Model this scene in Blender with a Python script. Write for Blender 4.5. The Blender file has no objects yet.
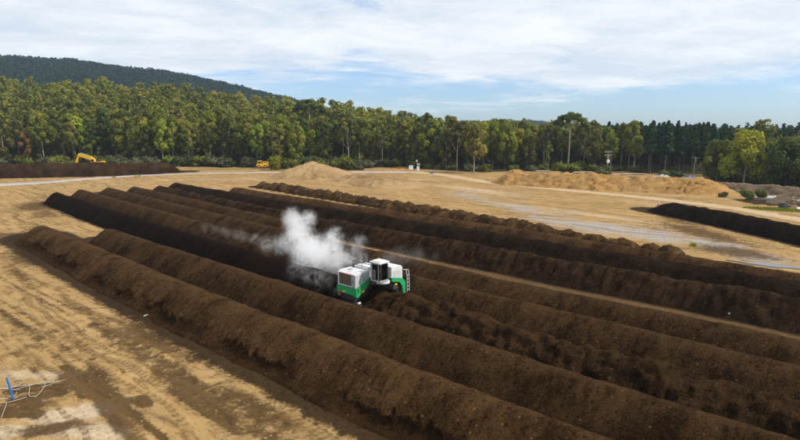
import bpy, bmesh, math, random
import numpy as np
from mathutils import Vector, Matrix

random.seed(11)
S = bpy.context.scene
C = S.collection
PI = math.pi
R = math.radians

# ------------------------------------------------------------------ noise
def _hash(ix, iy, seed):
    h = (ix.astype(np.int64) * 374761393 + iy.astype(np.int64) * 668265263 + seed * 974634127) & 0xFFFFFFFF
    h = ((h ^ (h >> 13)) * 1274126177) & 0xFFFFFFFF
    h = (h ^ (h >> 16)) & 0xFFFFFFFF
    h = ((h * 2246822519) & 0xFFFFFFFF)
    h ^= (h >> 15)
    return h.astype(np.float64) / 4294967295.0

def noise2(x, y, seed=0):
    x = np.asarray(x, float); y = np.asarray(y, float)
    ix = np.floor(x); iy = np.floor(y)
    fx = x - ix; fy = y - iy
    def gr(ox, oy):
        a = _hash(ix + ox, iy + oy, seed) * 2 * PI
        return np.cos(a) * (fx - ox) + np.sin(a) * (fy - oy)
    u = fx * fx * fx * (fx * (fx * 6 - 15) + 10); v = fy * fy * fy * (fy * (fy * 6 - 15) + 10)
    a = gr(0, 0) * (1 - u) + gr(1, 0) * u
    b = gr(0, 1) * (1 - u) + gr(1, 1) * u
    return (a * (1 - v) + b * v) * 1.5

def fbm(x, y, seed=0, o=4, gain=.5):
    t = 0; amp = 1
    for k in range(o):
        t = t + amp * noise2(np.asarray(x) * 2 ** k, np.asarray(y) * 2 ** k, seed + 31 * k)
        amp *= gain
    return t

def sstep(a, b, x):
    t = np.clip((np.asarray(x, float) - a) / (b - a), 0, 1)
    return t * t * (3 - 2 * t)

# ------------------------------------------------------------------ objects
def tag(o, label=None, cat=None, group=None, kind=None):
    if label: o['label'] = label
    if cat: o['category'] = cat
    if group: o['group'] = group
    if kind: o['kind'] = kind
    return o

def link(name, me, mat=None, parent=None):
    o = bpy.data.objects.new(name, me)
    C.objects.link(o)
    if mat is not None:
        for m in (mat if isinstance(mat, (list, tuple)) else [mat]):
            me.materials.append(m)
    if parent: o.parent = parent
    return o

def empty(name, loc, rz=0.0):
    o = bpy.data.objects.new(name, None)
    o.empty_display_size = .5
    C.objects.link(o)
    o.location = loc; o.rotation_euler = (0, 0, rz)
    return o

def np_mesh(name, verts, faces, smooth=False, attrs=None):
    """verts (n,3), faces (m,k) with constant k"""
    verts = np.asarray(verts, np.float32); faces = np.asarray(faces, np.int32)
    me = bpy.data.meshes.new(name)
    k = faces.shape[1]; m = len(faces)
    me.vertices.add(len(verts)); me.vertices.foreach_set('co', verts.ravel())
    me.loops.add(m * k); me.loops.foreach_set('vertex_index', faces.ravel())
    me.polygons.add(m)
    me.polygons.foreach_set('loop_start', np.arange(0, m * k, k, dtype=np.int32))
    if smooth: me.polygons.foreach_set('use_smooth', np.ones(m, bool))
    me.update(calc_edges=True)
    if attrs:
        for an, av in attrs.items():
            if av.ndim == 1:
                a = me.attributes.new(an, 'FLOAT', 'POINT'); a.data.foreach_set('value', av.astype(np.float32))
            else:
                a = me.attributes.new(an, 'FLOAT_COLOR', 'POINT'); a.data.foreach_set('color', av.astype(np.float32).ravel())
    return me

def grid_faces(nu, nv):
    i = np.arange((nu - 1) * (nv - 1))
    a = (i // (nv - 1)) * nv + i % (nv - 1)
    return np.stack([a, a + nv, a + nv + 1, a + 1], 1)

class MB:
    """collects shapes into one mesh"""
    def __init__(s): s.bm = bmesh.new()
    def box(s, c, d, rot=None, bev=0.0):
        r = bmesh.ops.create_cube(s.bm, size=1.0)
        vs = r['verts']
        M = Matrix.Translation(Vector(c)) @ (rot.to_4x4() if rot else Matrix.Identity(4)) @ Matrix.Diagonal((*d, 1))
        bmesh.ops.transform(s.bm, matrix=M, verts=vs)
        if bev > 0:
            es = list({e for v in vs for e in v.link_edges})
            bmesh.ops.bevel(s.bm, geom=es, offset=bev, segments=2, affect='EDGES', profile=.7)
        return s
    def prism(s, pts, a, b, axis='x', bev=0.0):
        """polygon pts in the plane across `axis`, extruded from a to b"""
        def P(p, t):
            return (t, p[0], p[1]) if axis == 'x' else ((p[0], t, p[1]) if axis == 'y' else (p[0], p[1], t))
        v0 = [s.bm.verts.new(P(p, a)) for p in pts]; v1 = [s.bm.verts.new(P(p, b)) for p in pts]
        n = len(pts)
        fs = [s.bm.faces.new(v0[::-1]), s.bm.faces.new(v1)]
        for i in range(n): fs.append(s.bm.faces.new((v0[i], v0[(i + 1) % n], v1[(i + 1) % n], v1[i])))
        if bev > 0:
            es = list({e for f in fs for e in f.edges})
            bmesh.ops.bevel(s.bm, geom=es, offset=bev, segments=2, affect='EDGES', profile=.7)
        return s
    def tube(s, pts, r, n=8, cap=True):
        pts = [Vector(p) for p in pts]; rings = []
        rr = r if isinstance(r, (list, tuple)) else [r] * len(pts)
        for i, p in enumerate(pts):
            t = (pts[min(i + 1, len(pts) - 1)] - pts[max(i - 1, 0)]).normalized()
            ref = Vector((0, 0, 1)) if abs(t.z) < .9 else Vector((1, 0, 0))
            a = t.cross(ref).normalized(); b = t.cross(a)
            rings.append([s.bm.verts.new(p + (a * math.cos(2 * PI * k / n) + b * math.sin(2 * PI * k / n)) * rr[i]) for k in range(n)])
        for i in range(len(rings) - 1):
            for k in range(n):
                s.bm.faces.new((rings[i][k], rings[i][(k + 1) % n], rings[i + 1][(k + 1) % n], rings[i + 1][k]))
        if cap:
            s.bm.faces.new(rings[0]); s.bm.faces.new(rings[-1][::-1])
        return s
    def cyl(s, c, r, h, axis='z', n=20, r2=None):
        ax = {'x': (1, 0, 0), 'y': (0, 1, 0), 'z': (0, 0, 1)}[axis]
        c = Vector(c); a = Vector(ax) * h / 2
        return s.tube([c - a, c + a], [r, r if r2 is None else r2], n)
    def build(s, name, mat, parent=None, smooth=False):
        bmesh.ops.recalc_face_normals(s.bm, faces=s.bm.faces[:])
        me = bpy.data.meshes.new(name); s.bm.to_mesh(me); s.bm.free()
        if smooth:
            me.polygons.foreach_set('use_smooth', np.ones(len(me.polygons), bool))
            me.set_sharp_from_angle(angle=R(40))
        return link(name, me, mat, parent)

# ------------------------------------------------------------------ materials
def new_mat(name):
    m = bpy.data.materials.new(name); m.use_nodes = True
    nt = m.node_tree; nt.nodes.clear()
    out = nt.nodes.new('ShaderNodeOutputMaterial')
    return m, nt, out

class NT:
    def __init__(s, nt): s.nt = nt
    def n(s, t, **kw):
        nd = s.nt.nodes.new(t)
        for k, v in kw.items():
            if k in nd.inputs.keys() if isinstance(k, str) else False: nd.inputs[k].default_value = v
            else: setattr(nd, k, v)
        return nd
    def l(s, a, b): s.nt.links.new(a, b)
    def val(s, sock, v):
        if isinstance(v, bpy.types.NodeSocket): s.l(v, sock)
        else: sock.default_value = v
    def math(s, op, a, b=0.0, clamp=False):
        nd = s.nt.nodes.new('ShaderNodeMath'); nd.operation = op; nd.use_clamp = clamp
        s.val(nd.inputs[0], a); s.val(nd.inputs[1], b); return nd.outputs[0]
    def mix(s, f, a, b, blend='MIX'):
        nd = s.nt.nodes.new('ShaderNodeMix'); nd.data_type = 'RGBA'; nd.blend_type = blend
        s.val(nd.inputs[0], f)
        for i, v in ((6, a), (7, b)):
            if isinstance(v, tuple) and len(v) == 3: v = (*v, 1)
            s.val(nd.inputs[i], v)
        return nd.outputs[2]
    def rng(s, v, a, b, c=0.0, d=1.0, smooth=False):
        nd = s.nt.nodes.new('ShaderNodeMapRange'); nd.clamp = True
        if smooth: nd.interpolation_type = 'SMOOTHSTEP'
        s.val(nd.inputs[0], v)
        for i, x in enumerate((a, b, c, d)): s.val(nd.inputs[i + 1], x)
        return nd.outputs[0]
    def noise(s, vec, scale, detail=4, rough=.55, dist=0.0):
        nd = s.nt.nodes.new('ShaderNodeTexNoise')
        if vec is not None: s.l(vec, nd.inputs['Vector'])
        nd.inputs['Scale'].default_value = scale; nd.inputs['Detail'].default_value = detail
        nd.inputs['Roughness'].default_value = rough; nd.inputs['Distortion'].default_value = dist
        return nd.outputs[0]
    def mapping(s, vec, rot=(0, 0, 0), scale=(1, 1, 1), loc=(0, 0, 0)):
        nd = s.nt.nodes.new('ShaderNodeMapping'); s.l(vec, nd.inputs[0])
        nd.inputs[1].default_value = loc; nd.inputs[2].default_value = rot; nd.inputs[3].default_value = scale
        return nd.outputs[0]
    def bsdf(s, out, col, rough=.9, spec=.2, normal=None, metal=0.0):
        b = s.nt.nodes.new('ShaderNodeBsdfPrincipled')
        if isinstance(col, tuple) and len(col) == 3: col = (*col, 1)
        s.val(b.inputs['Base Color'], col); s.val(b.inputs['Roughness'], rough)
        b.inputs['Specular IOR Level'].default_value = spec; b.inputs['Metallic'].default_value = metal
        if normal is not None: s.l(normal, b.inputs['Normal'])
        if out: s.l(b.outputs[0], out.inputs[0])
        return b
    def bump(s, h, strength=.5, dist=.1):
        b = s.nt.nodes.new('ShaderNodeBump'); s.l(h, b.inputs['Height'])
        b.inputs['Strength'].default_value = strength; b.inputs['Distance'].default_value = dist
        return b.outputs[0]
    def attr(s, name):
        a = s.nt.nodes.new('ShaderNodeAttribute'); a.attribute_name = name; return a

def pos_node(N):
    return N.nt.nodes.new('ShaderNodeNewGeometry').outputs['Position']

def m_compost(name, dark, mid, pale_col, pale_amt=.5, gold=0.0, rough_scale=1.0):
    m, nt, out = new_mat(name); N = NT(nt)
    p = pos_node(N)
    crest = N.attr('crest').outputs['Fac']; hollow = N.attr('hollow').outputs['Fac']
    big = N.noise(p, .35, 4, .6); med = N.noise(p, 2.2, 5, .65); fine = N.noise(p, 9.0, 4, .7)
    speck = N.noise(p, 26.0, 2, .6)
    c = N.mix(N.rng(N.math('ADD', N.math('MULTIPLY', med, .55), N.math('MULTIPLY', fine, .45)), .38, .62), dark, mid)
    f = N.math('ADD', N.math('MULTIPLY', crest, .55), N.math('MULTIPLY', N.math('SUBTRACT', big, .5), 1.4))  # paler tone rises with profile height towards the crest, broken up by noise
    mm = N.noise(p, 1.15, 6, .72, .5)
    fl = nt.nodes.new('ShaderNodeCombineXYZ'); N.l(N.attr('along').outputs['Fac'], fl.inputs[0]); N.l(N.attr('across').outputs['Fac'], fl.inputs[1])
    run = N.noise(N.mapping(fl.outputs[0], scale=(1, .22, 1)), 2.6, 5, .65, .4)
    patch = N.noise(N.mapping(fl.outputs[0], scale=(1, .6, 1)), .33, 4, .6, .5)
    f = N.math('ADD', f, N.math('MULTIPLY', N.math('SUBTRACT', run, .5), 1.6))
    f = N.math('ADD', f, N.math('MULTIPLY', N.math('SUBTRACT', patch, .5), 2.0))
    c = N.mix(N.math('MULTIPLY', N.rng(patch, .48, .36), .6), c, tuple(x * .75 for x in dark))
    f = N.math('ADD', f, N.math('MULTIPLY', N.math('SUBTRACT', fine, .5), 1.9))
    f = N.math('ADD', f, N.math('MULTIPLY', N.math('SUBTRACT', mm, .5), 1.3))
    f = N.math('SUBTRACT', f, N.math('MULTIPLY', hollow, 1.4))  # less of the paler tone in gullies and below the scarp, so darker there
    f = N.math('MULTIPLY', N.rng(f, .0, .8), pale_amt)
    c = N.mix(f, c, pale_col)
    c = N.mix(N.math('MULTIPLY', N.rng(speck, .62, .75), .55), c, tuple(min(1, x * 2.2) for x in pale_col))
    c = N.mix(N.math('MULTIPLY', N.rng(fine, .48, .3), .6), c, tuple(x * .5 for x in dark))
    c = N.mix(N.math('MULTIPLY', N.rng(mm, .44, .32), .5), c, tuple(x * .6 for x in dark))
    vo = nt.nodes.new('ShaderNodeTexVoronoi'); N.l(p, vo.inputs['Vector']); vo.inputs['Scale'].default_value = 3.2
    sc_ = nt.nodes.new('ShaderNodeSeparateColor'); N.l(vo.outputs['Color'], sc_.inputs[0])
    chip = N.math('MULTIPLY', N.rng(vo.outputs['Distance'], .30, .22), N.rng(sc_.outputs[0], .90, .93))
    c = N.mix(N.math('MULTIPLY', chip, .45), c, (pale_col[0] * 1.9, pale_col[1] * 2.1, pale_col[2] * 2.5))
    dk = N.math('MULTIPLY', N.rng(vo.outputs['Distance'], .42, .3), N.rng(sc_.outputs[1], .80, .84))
    c = N.mix(N.math('MULTIPLY', dk, .55), c, tuple(x * .5 for x in dark))
    if gold > 0:
        g = N.rng(N.noise(p, .55, 3, .6), .56, .68)
        c = N.mix(N.math('MULTIPLY', g, gold), c, (.22, .12, .042))
    h = N.math('ADD', N.math('MULTIPLY', fine, .6), N.math('MULTIPLY', med, .8))
    h = N.math('ADD', h, N.math('MULTIPLY', speck, .25))
    N.bsdf(out, c, 1.0, .02, N.bump(h, 1.0, .34 * rough_scale))
    return m

def m_paint(name, col, rough=.4, dirt=.25, dirtcol=(.06, .045, .03), metal=0.0, spec=.4):
    m, nt, out = new_mat(name); N = NT(nt)
    tc = nt.nodes.new('ShaderNodeTexCoord').outputs['Object']
    d = N.noise(tc, 2.3, 5, .65); d2 = N.noise(tc, 14, 3, .6)
    f = N.math('MULTIPLY', N.rng(N.math('ADD', N.math('MULTIPLY', d, .7), N.math('MULTIPLY', d2, .3)), .42, .68), dirt)
    c = N.mix(f, col, dirtcol)
    N.bsdf(out, c, N.rng(d, .3, .7, rough, min(1, rough + .25)), spec, None, metal)
    return m

def m_leaf(name, a, b, tip, trans=.25, scale=.35, var=.5):
    m, nt, out = new_mat(name); N = NT(nt)
    tc = nt.nodes.new('ShaderNodeTexCoord').outputs['Object']
    oi = nt.nodes.new('ShaderNodeObjectInfo').outputs['Random']
    n1 = N.noise(tc, scale, 3, .6); n2 = N.noise(tc, scale * 5, 2, .6)
    hue = N.attr('tint').outputs['Fac']
    c = N.mix(N.rng(n1, .35, .65), a, b)
    c = N.mix(N.math('MULTIPLY', N.rng(N.math('ADD', N.math('MULTIPLY', n2, .25), N.math('MULTIPLY', hue, .7)), .40, .85), .8), c, tip)
    k = N.math('ADD', N.math('MULTIPLY', oi, var), 1 - var / 2)
    comb = nt.nodes.new('ShaderNodeCombineColor')
    for i in range(3): N.l(k, comb.inputs[i])
    c = N.mix(1.0, c, comb.outputs[0], 'MULTIPLY')
    hs = nt.nodes.new('ShaderNodeHueSaturation')
    N.l(N.math('ADD', N.math('MULTIPLY', N.math('FRACT', N.math('MULTIPLY', oi, 7.3)), .045), .478), hs.inputs['Hue'])
    N.l(c, hs.inputs['Color'])
    c = hs.outputs[0]
    b1 = N.bsdf(None, c, .7, .12)
    t = nt.nodes.new('ShaderNodeBsdfTranslucent'); N.l(c, t.inputs[0])
    mx = nt.nodes.new('ShaderNodeMixShader'); mx.inputs[0].default_value = trans
    N.l(b1.outputs[0], mx.inputs[1]); N.l(t.outputs[0], mx.inputs[2]); N.l(mx.outputs[0], out.inputs[0])
    return m

def m_bark(name, a, b):
    m, nt, out = new_mat(name); N = NT(nt)
    tc = nt.nodes.new('ShaderNodeTexCoord').outputs['Object']
    n = N.noise(N.mapping(tc, scale=(1, 1, .15)), 3.5, 4, .6)
    N.bsdf(out, N.mix(N.rng(n, .38, .62), a, b), .9, .1)
    return m

def m_soil(name, a, b, c3, scale=.6, bump=.25, speck=None):
    m, nt, out = new_mat(name); N = NT(nt)
    p = pos_node(N)
    n1 = N.noise(p, scale, 5, .6); n2 = N.noise(p, scale * 7, 4, .65); n3 = N.noise(p, scale * .2, 3, .5)
    c = N.mix(N.rng(n1, .35, .65), a, b)
    c = N.mix(N.rng(n3, .4, .62), c, c3)
    c = N.mix(N.math('MULTIPLY', N.rng(n2, .5, .3), .5), c, tuple(x * .5 for x in a))
    if speck: c = N.mix(N.math('MULTIPLY', N.rng(n2, .6, .75), .5), c, speck)
    N.bsdf(out, c, .95, .1, N.bump(N.math('ADD', n1, n2), .8, bump))
    return m

M = {}
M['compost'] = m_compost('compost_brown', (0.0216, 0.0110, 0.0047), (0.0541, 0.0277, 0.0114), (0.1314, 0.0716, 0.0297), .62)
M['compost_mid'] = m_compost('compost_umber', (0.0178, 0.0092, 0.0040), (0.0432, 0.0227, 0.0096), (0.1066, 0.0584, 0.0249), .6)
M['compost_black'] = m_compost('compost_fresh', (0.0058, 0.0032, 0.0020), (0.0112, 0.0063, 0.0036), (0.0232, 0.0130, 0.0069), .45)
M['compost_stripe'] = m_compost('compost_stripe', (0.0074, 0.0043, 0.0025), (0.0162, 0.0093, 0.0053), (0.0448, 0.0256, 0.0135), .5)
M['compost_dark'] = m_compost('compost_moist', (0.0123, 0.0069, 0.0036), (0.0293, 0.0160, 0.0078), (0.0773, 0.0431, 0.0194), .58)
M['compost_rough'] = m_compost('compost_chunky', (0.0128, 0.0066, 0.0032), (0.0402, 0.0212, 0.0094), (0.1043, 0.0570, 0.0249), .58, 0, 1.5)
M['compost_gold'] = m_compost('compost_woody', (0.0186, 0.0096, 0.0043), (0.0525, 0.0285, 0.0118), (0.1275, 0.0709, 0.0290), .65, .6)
M['ochre'] = m_soil('ochre_mulch', (.27, .145, .044), (.52, .29, .094), (.40, .235, .088), .55, .6, (.50, .33, .16))
M['conesoil'] = m_soil('tan_soil', (.23, .142, .064), (.34, .215, .098), (.40, .265, .125), .5, .5, (.5, .36, .19))
M['rubble'] = m_soil('rubble_mix', (.12, .08, .05), (.26, .18, .11), (.20, .14, .09), 1.2, .4, (.5, .45, .38))
M['white'] = m_paint('white_paint', (.64, .645, .64), .42, .5, (.30, .27, .24))
M['lightgrey'] = m_paint('light_grey_paint', (.47, .48, .50), .45, .3, (.25, .22, .2))
M['green'] = m_paint('green_paint', (.012, .32, .095), .42, .42)
M['black'] = m_paint('black_rubber', (.015, .015, .016), .7, .5, (.05, .035, .025))
M['darkmetal'] = m_paint('dark_metal', (.045, .047, .052), .5, .3)
M['steel'] = m_paint('grey_steel', (.33, .34, .36), .45, .25)
M['grille'] = m_paint('radiator_mesh', (.17, .125, .075), .7, .5, (.04, .03, .02))
M['red'] = m_paint('red_paint', (.55, .02, .03), .4, .15)
M['amber'] = m_paint('amber_lens', (.85, .42, .01), .3, .05)
M['yellow'] = m_paint('yellow_paint', (.80, .46, .008), .4, .15, (.2, .12, .03))
M['orange'] = m_paint('orange_paint', (.85, .24, .01), .5, .1)
M['blue'] = m_paint('blue_paint', (.01, .13, .42), .45, .12)
M['bluetarp'] = m_paint('blue_tarp', (.09, .16, .28), .6, .3)
M['hose'] = m_paint('pale_hose', (.38, .34, .28), .5, .3, (.3, .24, .16))
M['concrete'] = m_paint('concrete', (.36, .36, .36), .85, .3, (.28, .25, .2))
M['wood'] = m_bark('grey_timber', (.22, .17, .12), (.38, .31, .23))
M['pole'] = m_bark('pole_timber', (.24, .27, .22), (.38, .40, .34))
M['hivis'] = m_paint('hi_vis', (.85, .16, .01), .8, .05)
M['trouser'] = m_paint('navy_cloth', (.015, .02, .045), .9, .1)
M['skin'] = m_paint('skin', (.45, .26, .18), .6, .0)
M['hair'] = m_paint('dark_cap', (.02, .02, .025), .8, .0)
M['plastic'] = m_paint('white_plastic', (.75, .76, .78), .35, .2, (.4, .36, .3))
def m_glass():
    m, nt, out = new_mat('tinted_glass'); N = NT(nt)
    t = nt.nodes.new('ShaderNodeBsdfTransparent'); t.inputs[0].default_value = (.66, .74, .76, 1)
    g = nt.nodes.new('ShaderNodeBsdfGlossy'); g.inputs['Roughness'].default_value = .05
    fr = nt.nodes.new('ShaderNodeFresnel'); fr.inputs[0].default_value = 1.5
    mx = nt.nodes.new('ShaderNodeMixShader'); N.l(N.math('ADD', fr.outputs[0], .10), mx.inputs[0])
    N.l(t.outputs[0], mx.inputs[1]); N.l(g.outputs[0], mx.inputs[2]); N.l(mx.outputs[0], out.inputs[0])
    return m
M['glass'] = m_glass()
M['darkglass'] = m_paint('dark_glass', (.012, .016, .02), .08, .0, spec=.6)

# ------------------------------------------------------------------ terrain
def SP(s, p): return (.7771 * s + .6293 * p, -.6293 * s + .7771 * p)

def SPH(s, p, h):
    k = (17 - h) / 14.6
    return SP(s * k, p * k)

def terrain(x, y):
    x = np.asarray(x, float); y = np.asarray(y, float)
    rise = sstep(245, 375, y) * np.interp(x, [-420, -277, -139, -97, -42, 0, 56, 120, 200], [33, 30, 24, 16, 13, 7.5, 3.5, .5, 0])
    far = sstep(380, 900, y) * 8 * sstep(50, -250, x)
    und = .10 * noise2(x / 17, y / 17, 5) + .03 * noise2(x / 4, y / 4, 6)
    near = sstep(70, 40, y) * (.05 * noise2(x / 1.6, y / 1.6, 7) + .025 * noise2(x / .7, y / .7, 8))
    flat = sstep(150, 175, y) * 0
    # low wheel ruts running beside the front windrow
    a = R(-41); q = -x * math.sin(a) + y * math.cos(a)
    qw = q + .5 * noise2(x / 14, y / 14, 91)
    rut = 0
    for q0, dep in ((8.3, .07), (10.4, .08), (13.2, .05), (15.3, .06), (17.2, .08), (18.6, .05)):
        rut = rut - dep * np.exp(-((qw - q0) / .26) ** 2) + dep * .5 * np.exp(-((np.abs(qw - q0) - .5) / .2) ** 2)
    rut = rut * sstep(-75, -50, x) * sstep(95, 70, y)
    return rise + far + und + near + rut + flat

def chaikin(pts, it=3):
    pts = [np.array(p, float) for p in pts]
    for _ in range(it):
        q = [pts[0]]
        for a, b in zip(pts[:-1], pts[1:]):
            q += [a * .75 + b * .25, a * .25 + b * .75]
        q.append(pts[-1]); pts = q
    return np.array(pts)

def resample(pts, stepf):
    d = np.r_[0, np.cumsum(np.linalg.norm(np.diff(pts, axis=0), axis=1))]
    out = []; s = 0
    while s < d[-1]:
        x = np.interp(s, d, pts[:, 0]); y = np.interp(s, d, pts[:, 1]); out.append((x, y, s)); s += stepf(x, y)
    out.append((pts[-1, 0], pts[-1, 1], d[-1]))
    return np.array(out)

LINES = []     # (centre line, half width) of every heap, for the stain each leaves on the ground

def heap(name, pts, hw, h, seed, mat, label, cat='windrow', group=None, lump=.10, big=.06, heaps=0, heap_len=4.2,
         gully=0, scarp=0, round_c=.32, end=(1, 1), stepk=.0045, asym=0.0, stain=.8, hvar=.06, endl=1.25, lk=1.0, berm=0.0):
    raw = chaikin(pts, 3)
    cl = resample(raw, lambda x, y: min(.8, max(.13, math.hypot(x, y) * stepk)))
    x, y, s = cl.T; L = s[-1]
    tx = np.gradient(x, s); ty = np.gradient(y, s); tl = np.hypot(tx, ty); tx /= tl; ty /= tl
    nx, ny = -ty, tx
    dist = np.hypot(x, y).mean()
    nv = int(np.clip(2.5 * hw / max(.11, min(.5, np.hypot(x, y).min() * stepk)), 28, 72))
    u = np.linspace(-1.18, 1.18, nv)
    e = np.ones_like(s)
    if end[0]: e = np.minimum(e, s / (hw * endl))
    if end[1]: e = np.minimum(e, (L - s) / (hw * endl))
    e = np.clip(e, 0.0, 1)
    eh = np.sin(e * PI / 2) ** 1.15; ew = np.sqrt(np.clip(1 - (1 - e) ** 2, 0, 1)) * .96 + .04
    Hs = h * eh * (1 + hvar * .7 * fbm(s / 9, 0 * s + seed, seed, 3) + .4 * hvar * fbm(s / 2.4, 0 * s, seed + 3, 2))
    if heaps:
        ph = s / heap_len + .75 * noise2(s / 6, 0 * s, seed + 9) + .25 * noise2(s / 2.3, 0 * s, seed + 10)
        Hs = Hs * (1 - heaps + heaps * np.abs(np.sin(PI * ph)) ** .8 * (1 + .6 * fbm(s / 6.5, 0 * s + .5, seed + 4, 3)))
    W = hw * ew * (1 + .07 * fbm(s / 5, 0 * s + 3.3, seed + 7, 3))
    c = round_c
    def prof(q): return (math.sqrt(1 + c * c) - np.sqrt(q * q + c * c)) / (math.sqrt(1 + c * c) - c)
    SS, UU = np.meshgrid(s, u, indexing='ij')
    shift = .12 * fbm(SS / 11, 0 * SS + 1.7, seed + 2, 2)
    P = prof(UU)
    Z = np.where(P > 0, P, P * .9) * Hs[:, None]
    lat = UU * W[:, None]
    crest = np.clip(P, 0, 1); hollow = np.zeros_like(P)
    sgn = np.sign(UU) * np.minimum(1, np.abs(UU) * 4)
    arc = lat * 1.25
    lump = lump * lk; big = big * lk
    d = big * fbm(SS / 2.6, arc / 2.4, seed + 11, 3) + lump * fbm(SS / .95, arc / .85, seed + 12, 4, .55)
    d = d + lump * .6 * (.35 - np.abs(noise2(SS / .9, arc / .8, seed + 21)))
    d = d - .05 * (1 - sstep(0, .3, np.abs(noise2(SS / .85, arc / 5, seed + 27)))) * sstep(.08, .4, crest) * sstep(1, .7, crest) * (dist < 110)
    d = d + .028 * fbm(SS / .34, arc / .34, seed + 23, 2, .7) * (dist < 95)
    if berm:
        d = d + berm * np.exp(-((UU + 1.0) / .07) ** 2) * (1 + .5 * noise2(SS / 1.5, 0 * SS, seed + 33))
    if gully:
        g = np.abs(noise2(SS / 1.7, arc / 9, seed + 13))
        d = d - gully * (1 - sstep(0, .32, g)) * sstep(.05, .35, crest) * sstep(1.0, .8, crest)
        hollow = hollow + .4 * (1 - sstep(0, .25, g))  # gully channels take the darker tone
    if scarp:
        b = .36 + .10 * fbm(SS / 3.5, 0 * SS, seed + 14, 3) + .17 * fbm(SS / .7, arc / .9, seed + 15, 4, .6)
        act = sstep(-.3, .15, noise2(SS / 7, 0 * SS + 8, seed + 16)) * (UU < 0)
        k = sstep(0, .09, b - crest) * sstep(-.05, .14, crest)
        d = d - scarp * k * act
        d = d + scarp * .4 * sstep(.12, 0, crest - b) * (crest > b) * act * (1 + noise2(SS / .5, arc / .5, seed + 17))
        hollow = hollow + k * act * .9  # lower face under the scarp takes the darker tone
    fade = np.clip(eh[:, None] * 1.2, 0, 1) * sstep(-.28, .1, P + .05)
    d = d * fade
    lat2 = lat + sgn * d * .62 + shift + asym * P * Hs[:, None]
    X = x[:, None] + nx[:, None] * lat2; Y = y[:, None] + ny[:, None] * lat2
    G = terrain(X, Y)
    Z = np.where(P < 0, G - .02 + Z * .5 + .06 * fade * fbm(SS / .6, arc / .6, seed + 19, 2), G + Z + d * .8 * fade)
    V = np.stack([X, Y, Z], -1).reshape(-1, 3)
    me = np_mesh(name, V, grid_faces(len(s), nv), True, {'crest': crest.ravel(), 'hollow': hollow.ravel(), 'along': SS.ravel(), 'across': arc.ravel()})
    o = link(name, me, mat)
    tag(o, label, cat, group)
    if stain: LINES.append((raw, hw, stain))
    return o

WG = 'compost windrows laid side by side across the yard'
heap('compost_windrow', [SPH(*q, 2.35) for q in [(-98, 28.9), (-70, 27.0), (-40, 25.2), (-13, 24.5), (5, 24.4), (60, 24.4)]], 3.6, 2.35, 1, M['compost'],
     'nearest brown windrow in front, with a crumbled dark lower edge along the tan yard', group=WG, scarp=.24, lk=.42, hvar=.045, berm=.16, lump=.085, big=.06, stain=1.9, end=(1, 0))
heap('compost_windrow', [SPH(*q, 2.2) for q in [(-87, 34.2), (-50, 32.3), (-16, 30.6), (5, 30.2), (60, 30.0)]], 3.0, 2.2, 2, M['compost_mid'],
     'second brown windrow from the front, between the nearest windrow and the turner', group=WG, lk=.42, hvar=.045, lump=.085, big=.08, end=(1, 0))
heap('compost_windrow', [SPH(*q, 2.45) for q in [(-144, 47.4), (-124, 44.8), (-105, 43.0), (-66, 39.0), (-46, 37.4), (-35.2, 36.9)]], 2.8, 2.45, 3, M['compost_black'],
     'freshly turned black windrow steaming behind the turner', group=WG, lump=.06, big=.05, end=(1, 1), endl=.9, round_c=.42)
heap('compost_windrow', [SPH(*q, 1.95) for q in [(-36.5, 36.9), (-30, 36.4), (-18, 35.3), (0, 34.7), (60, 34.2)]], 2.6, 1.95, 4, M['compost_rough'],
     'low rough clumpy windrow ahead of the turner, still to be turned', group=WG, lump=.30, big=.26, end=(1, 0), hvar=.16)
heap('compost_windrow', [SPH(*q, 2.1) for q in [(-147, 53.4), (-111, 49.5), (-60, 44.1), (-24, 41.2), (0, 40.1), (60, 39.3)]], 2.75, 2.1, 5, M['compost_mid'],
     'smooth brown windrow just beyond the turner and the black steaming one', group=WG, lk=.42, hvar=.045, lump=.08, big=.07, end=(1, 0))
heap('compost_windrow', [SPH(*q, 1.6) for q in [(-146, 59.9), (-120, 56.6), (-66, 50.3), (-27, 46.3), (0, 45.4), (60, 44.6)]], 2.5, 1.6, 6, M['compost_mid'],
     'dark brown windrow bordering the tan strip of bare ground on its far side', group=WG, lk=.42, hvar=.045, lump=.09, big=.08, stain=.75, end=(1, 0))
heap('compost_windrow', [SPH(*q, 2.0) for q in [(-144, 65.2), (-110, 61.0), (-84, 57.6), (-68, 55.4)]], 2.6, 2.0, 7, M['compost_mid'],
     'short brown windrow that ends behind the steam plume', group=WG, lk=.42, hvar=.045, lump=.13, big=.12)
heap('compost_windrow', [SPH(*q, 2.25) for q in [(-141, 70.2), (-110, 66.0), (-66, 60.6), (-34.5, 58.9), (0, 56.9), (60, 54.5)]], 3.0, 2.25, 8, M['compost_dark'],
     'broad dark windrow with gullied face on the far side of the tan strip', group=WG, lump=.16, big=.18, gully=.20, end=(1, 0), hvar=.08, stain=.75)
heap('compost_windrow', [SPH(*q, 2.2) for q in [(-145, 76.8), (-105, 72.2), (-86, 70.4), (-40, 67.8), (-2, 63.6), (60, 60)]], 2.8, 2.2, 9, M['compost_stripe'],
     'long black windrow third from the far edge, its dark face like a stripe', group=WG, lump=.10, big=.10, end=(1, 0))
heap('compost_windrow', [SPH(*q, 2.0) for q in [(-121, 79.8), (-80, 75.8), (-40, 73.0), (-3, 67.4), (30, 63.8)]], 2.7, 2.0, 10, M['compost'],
     'pale brown smooth windrow between the black stripe and the lumpy far row', group=WG, lk=.42, hvar=.045, lump=.08, big=.08)
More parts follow.
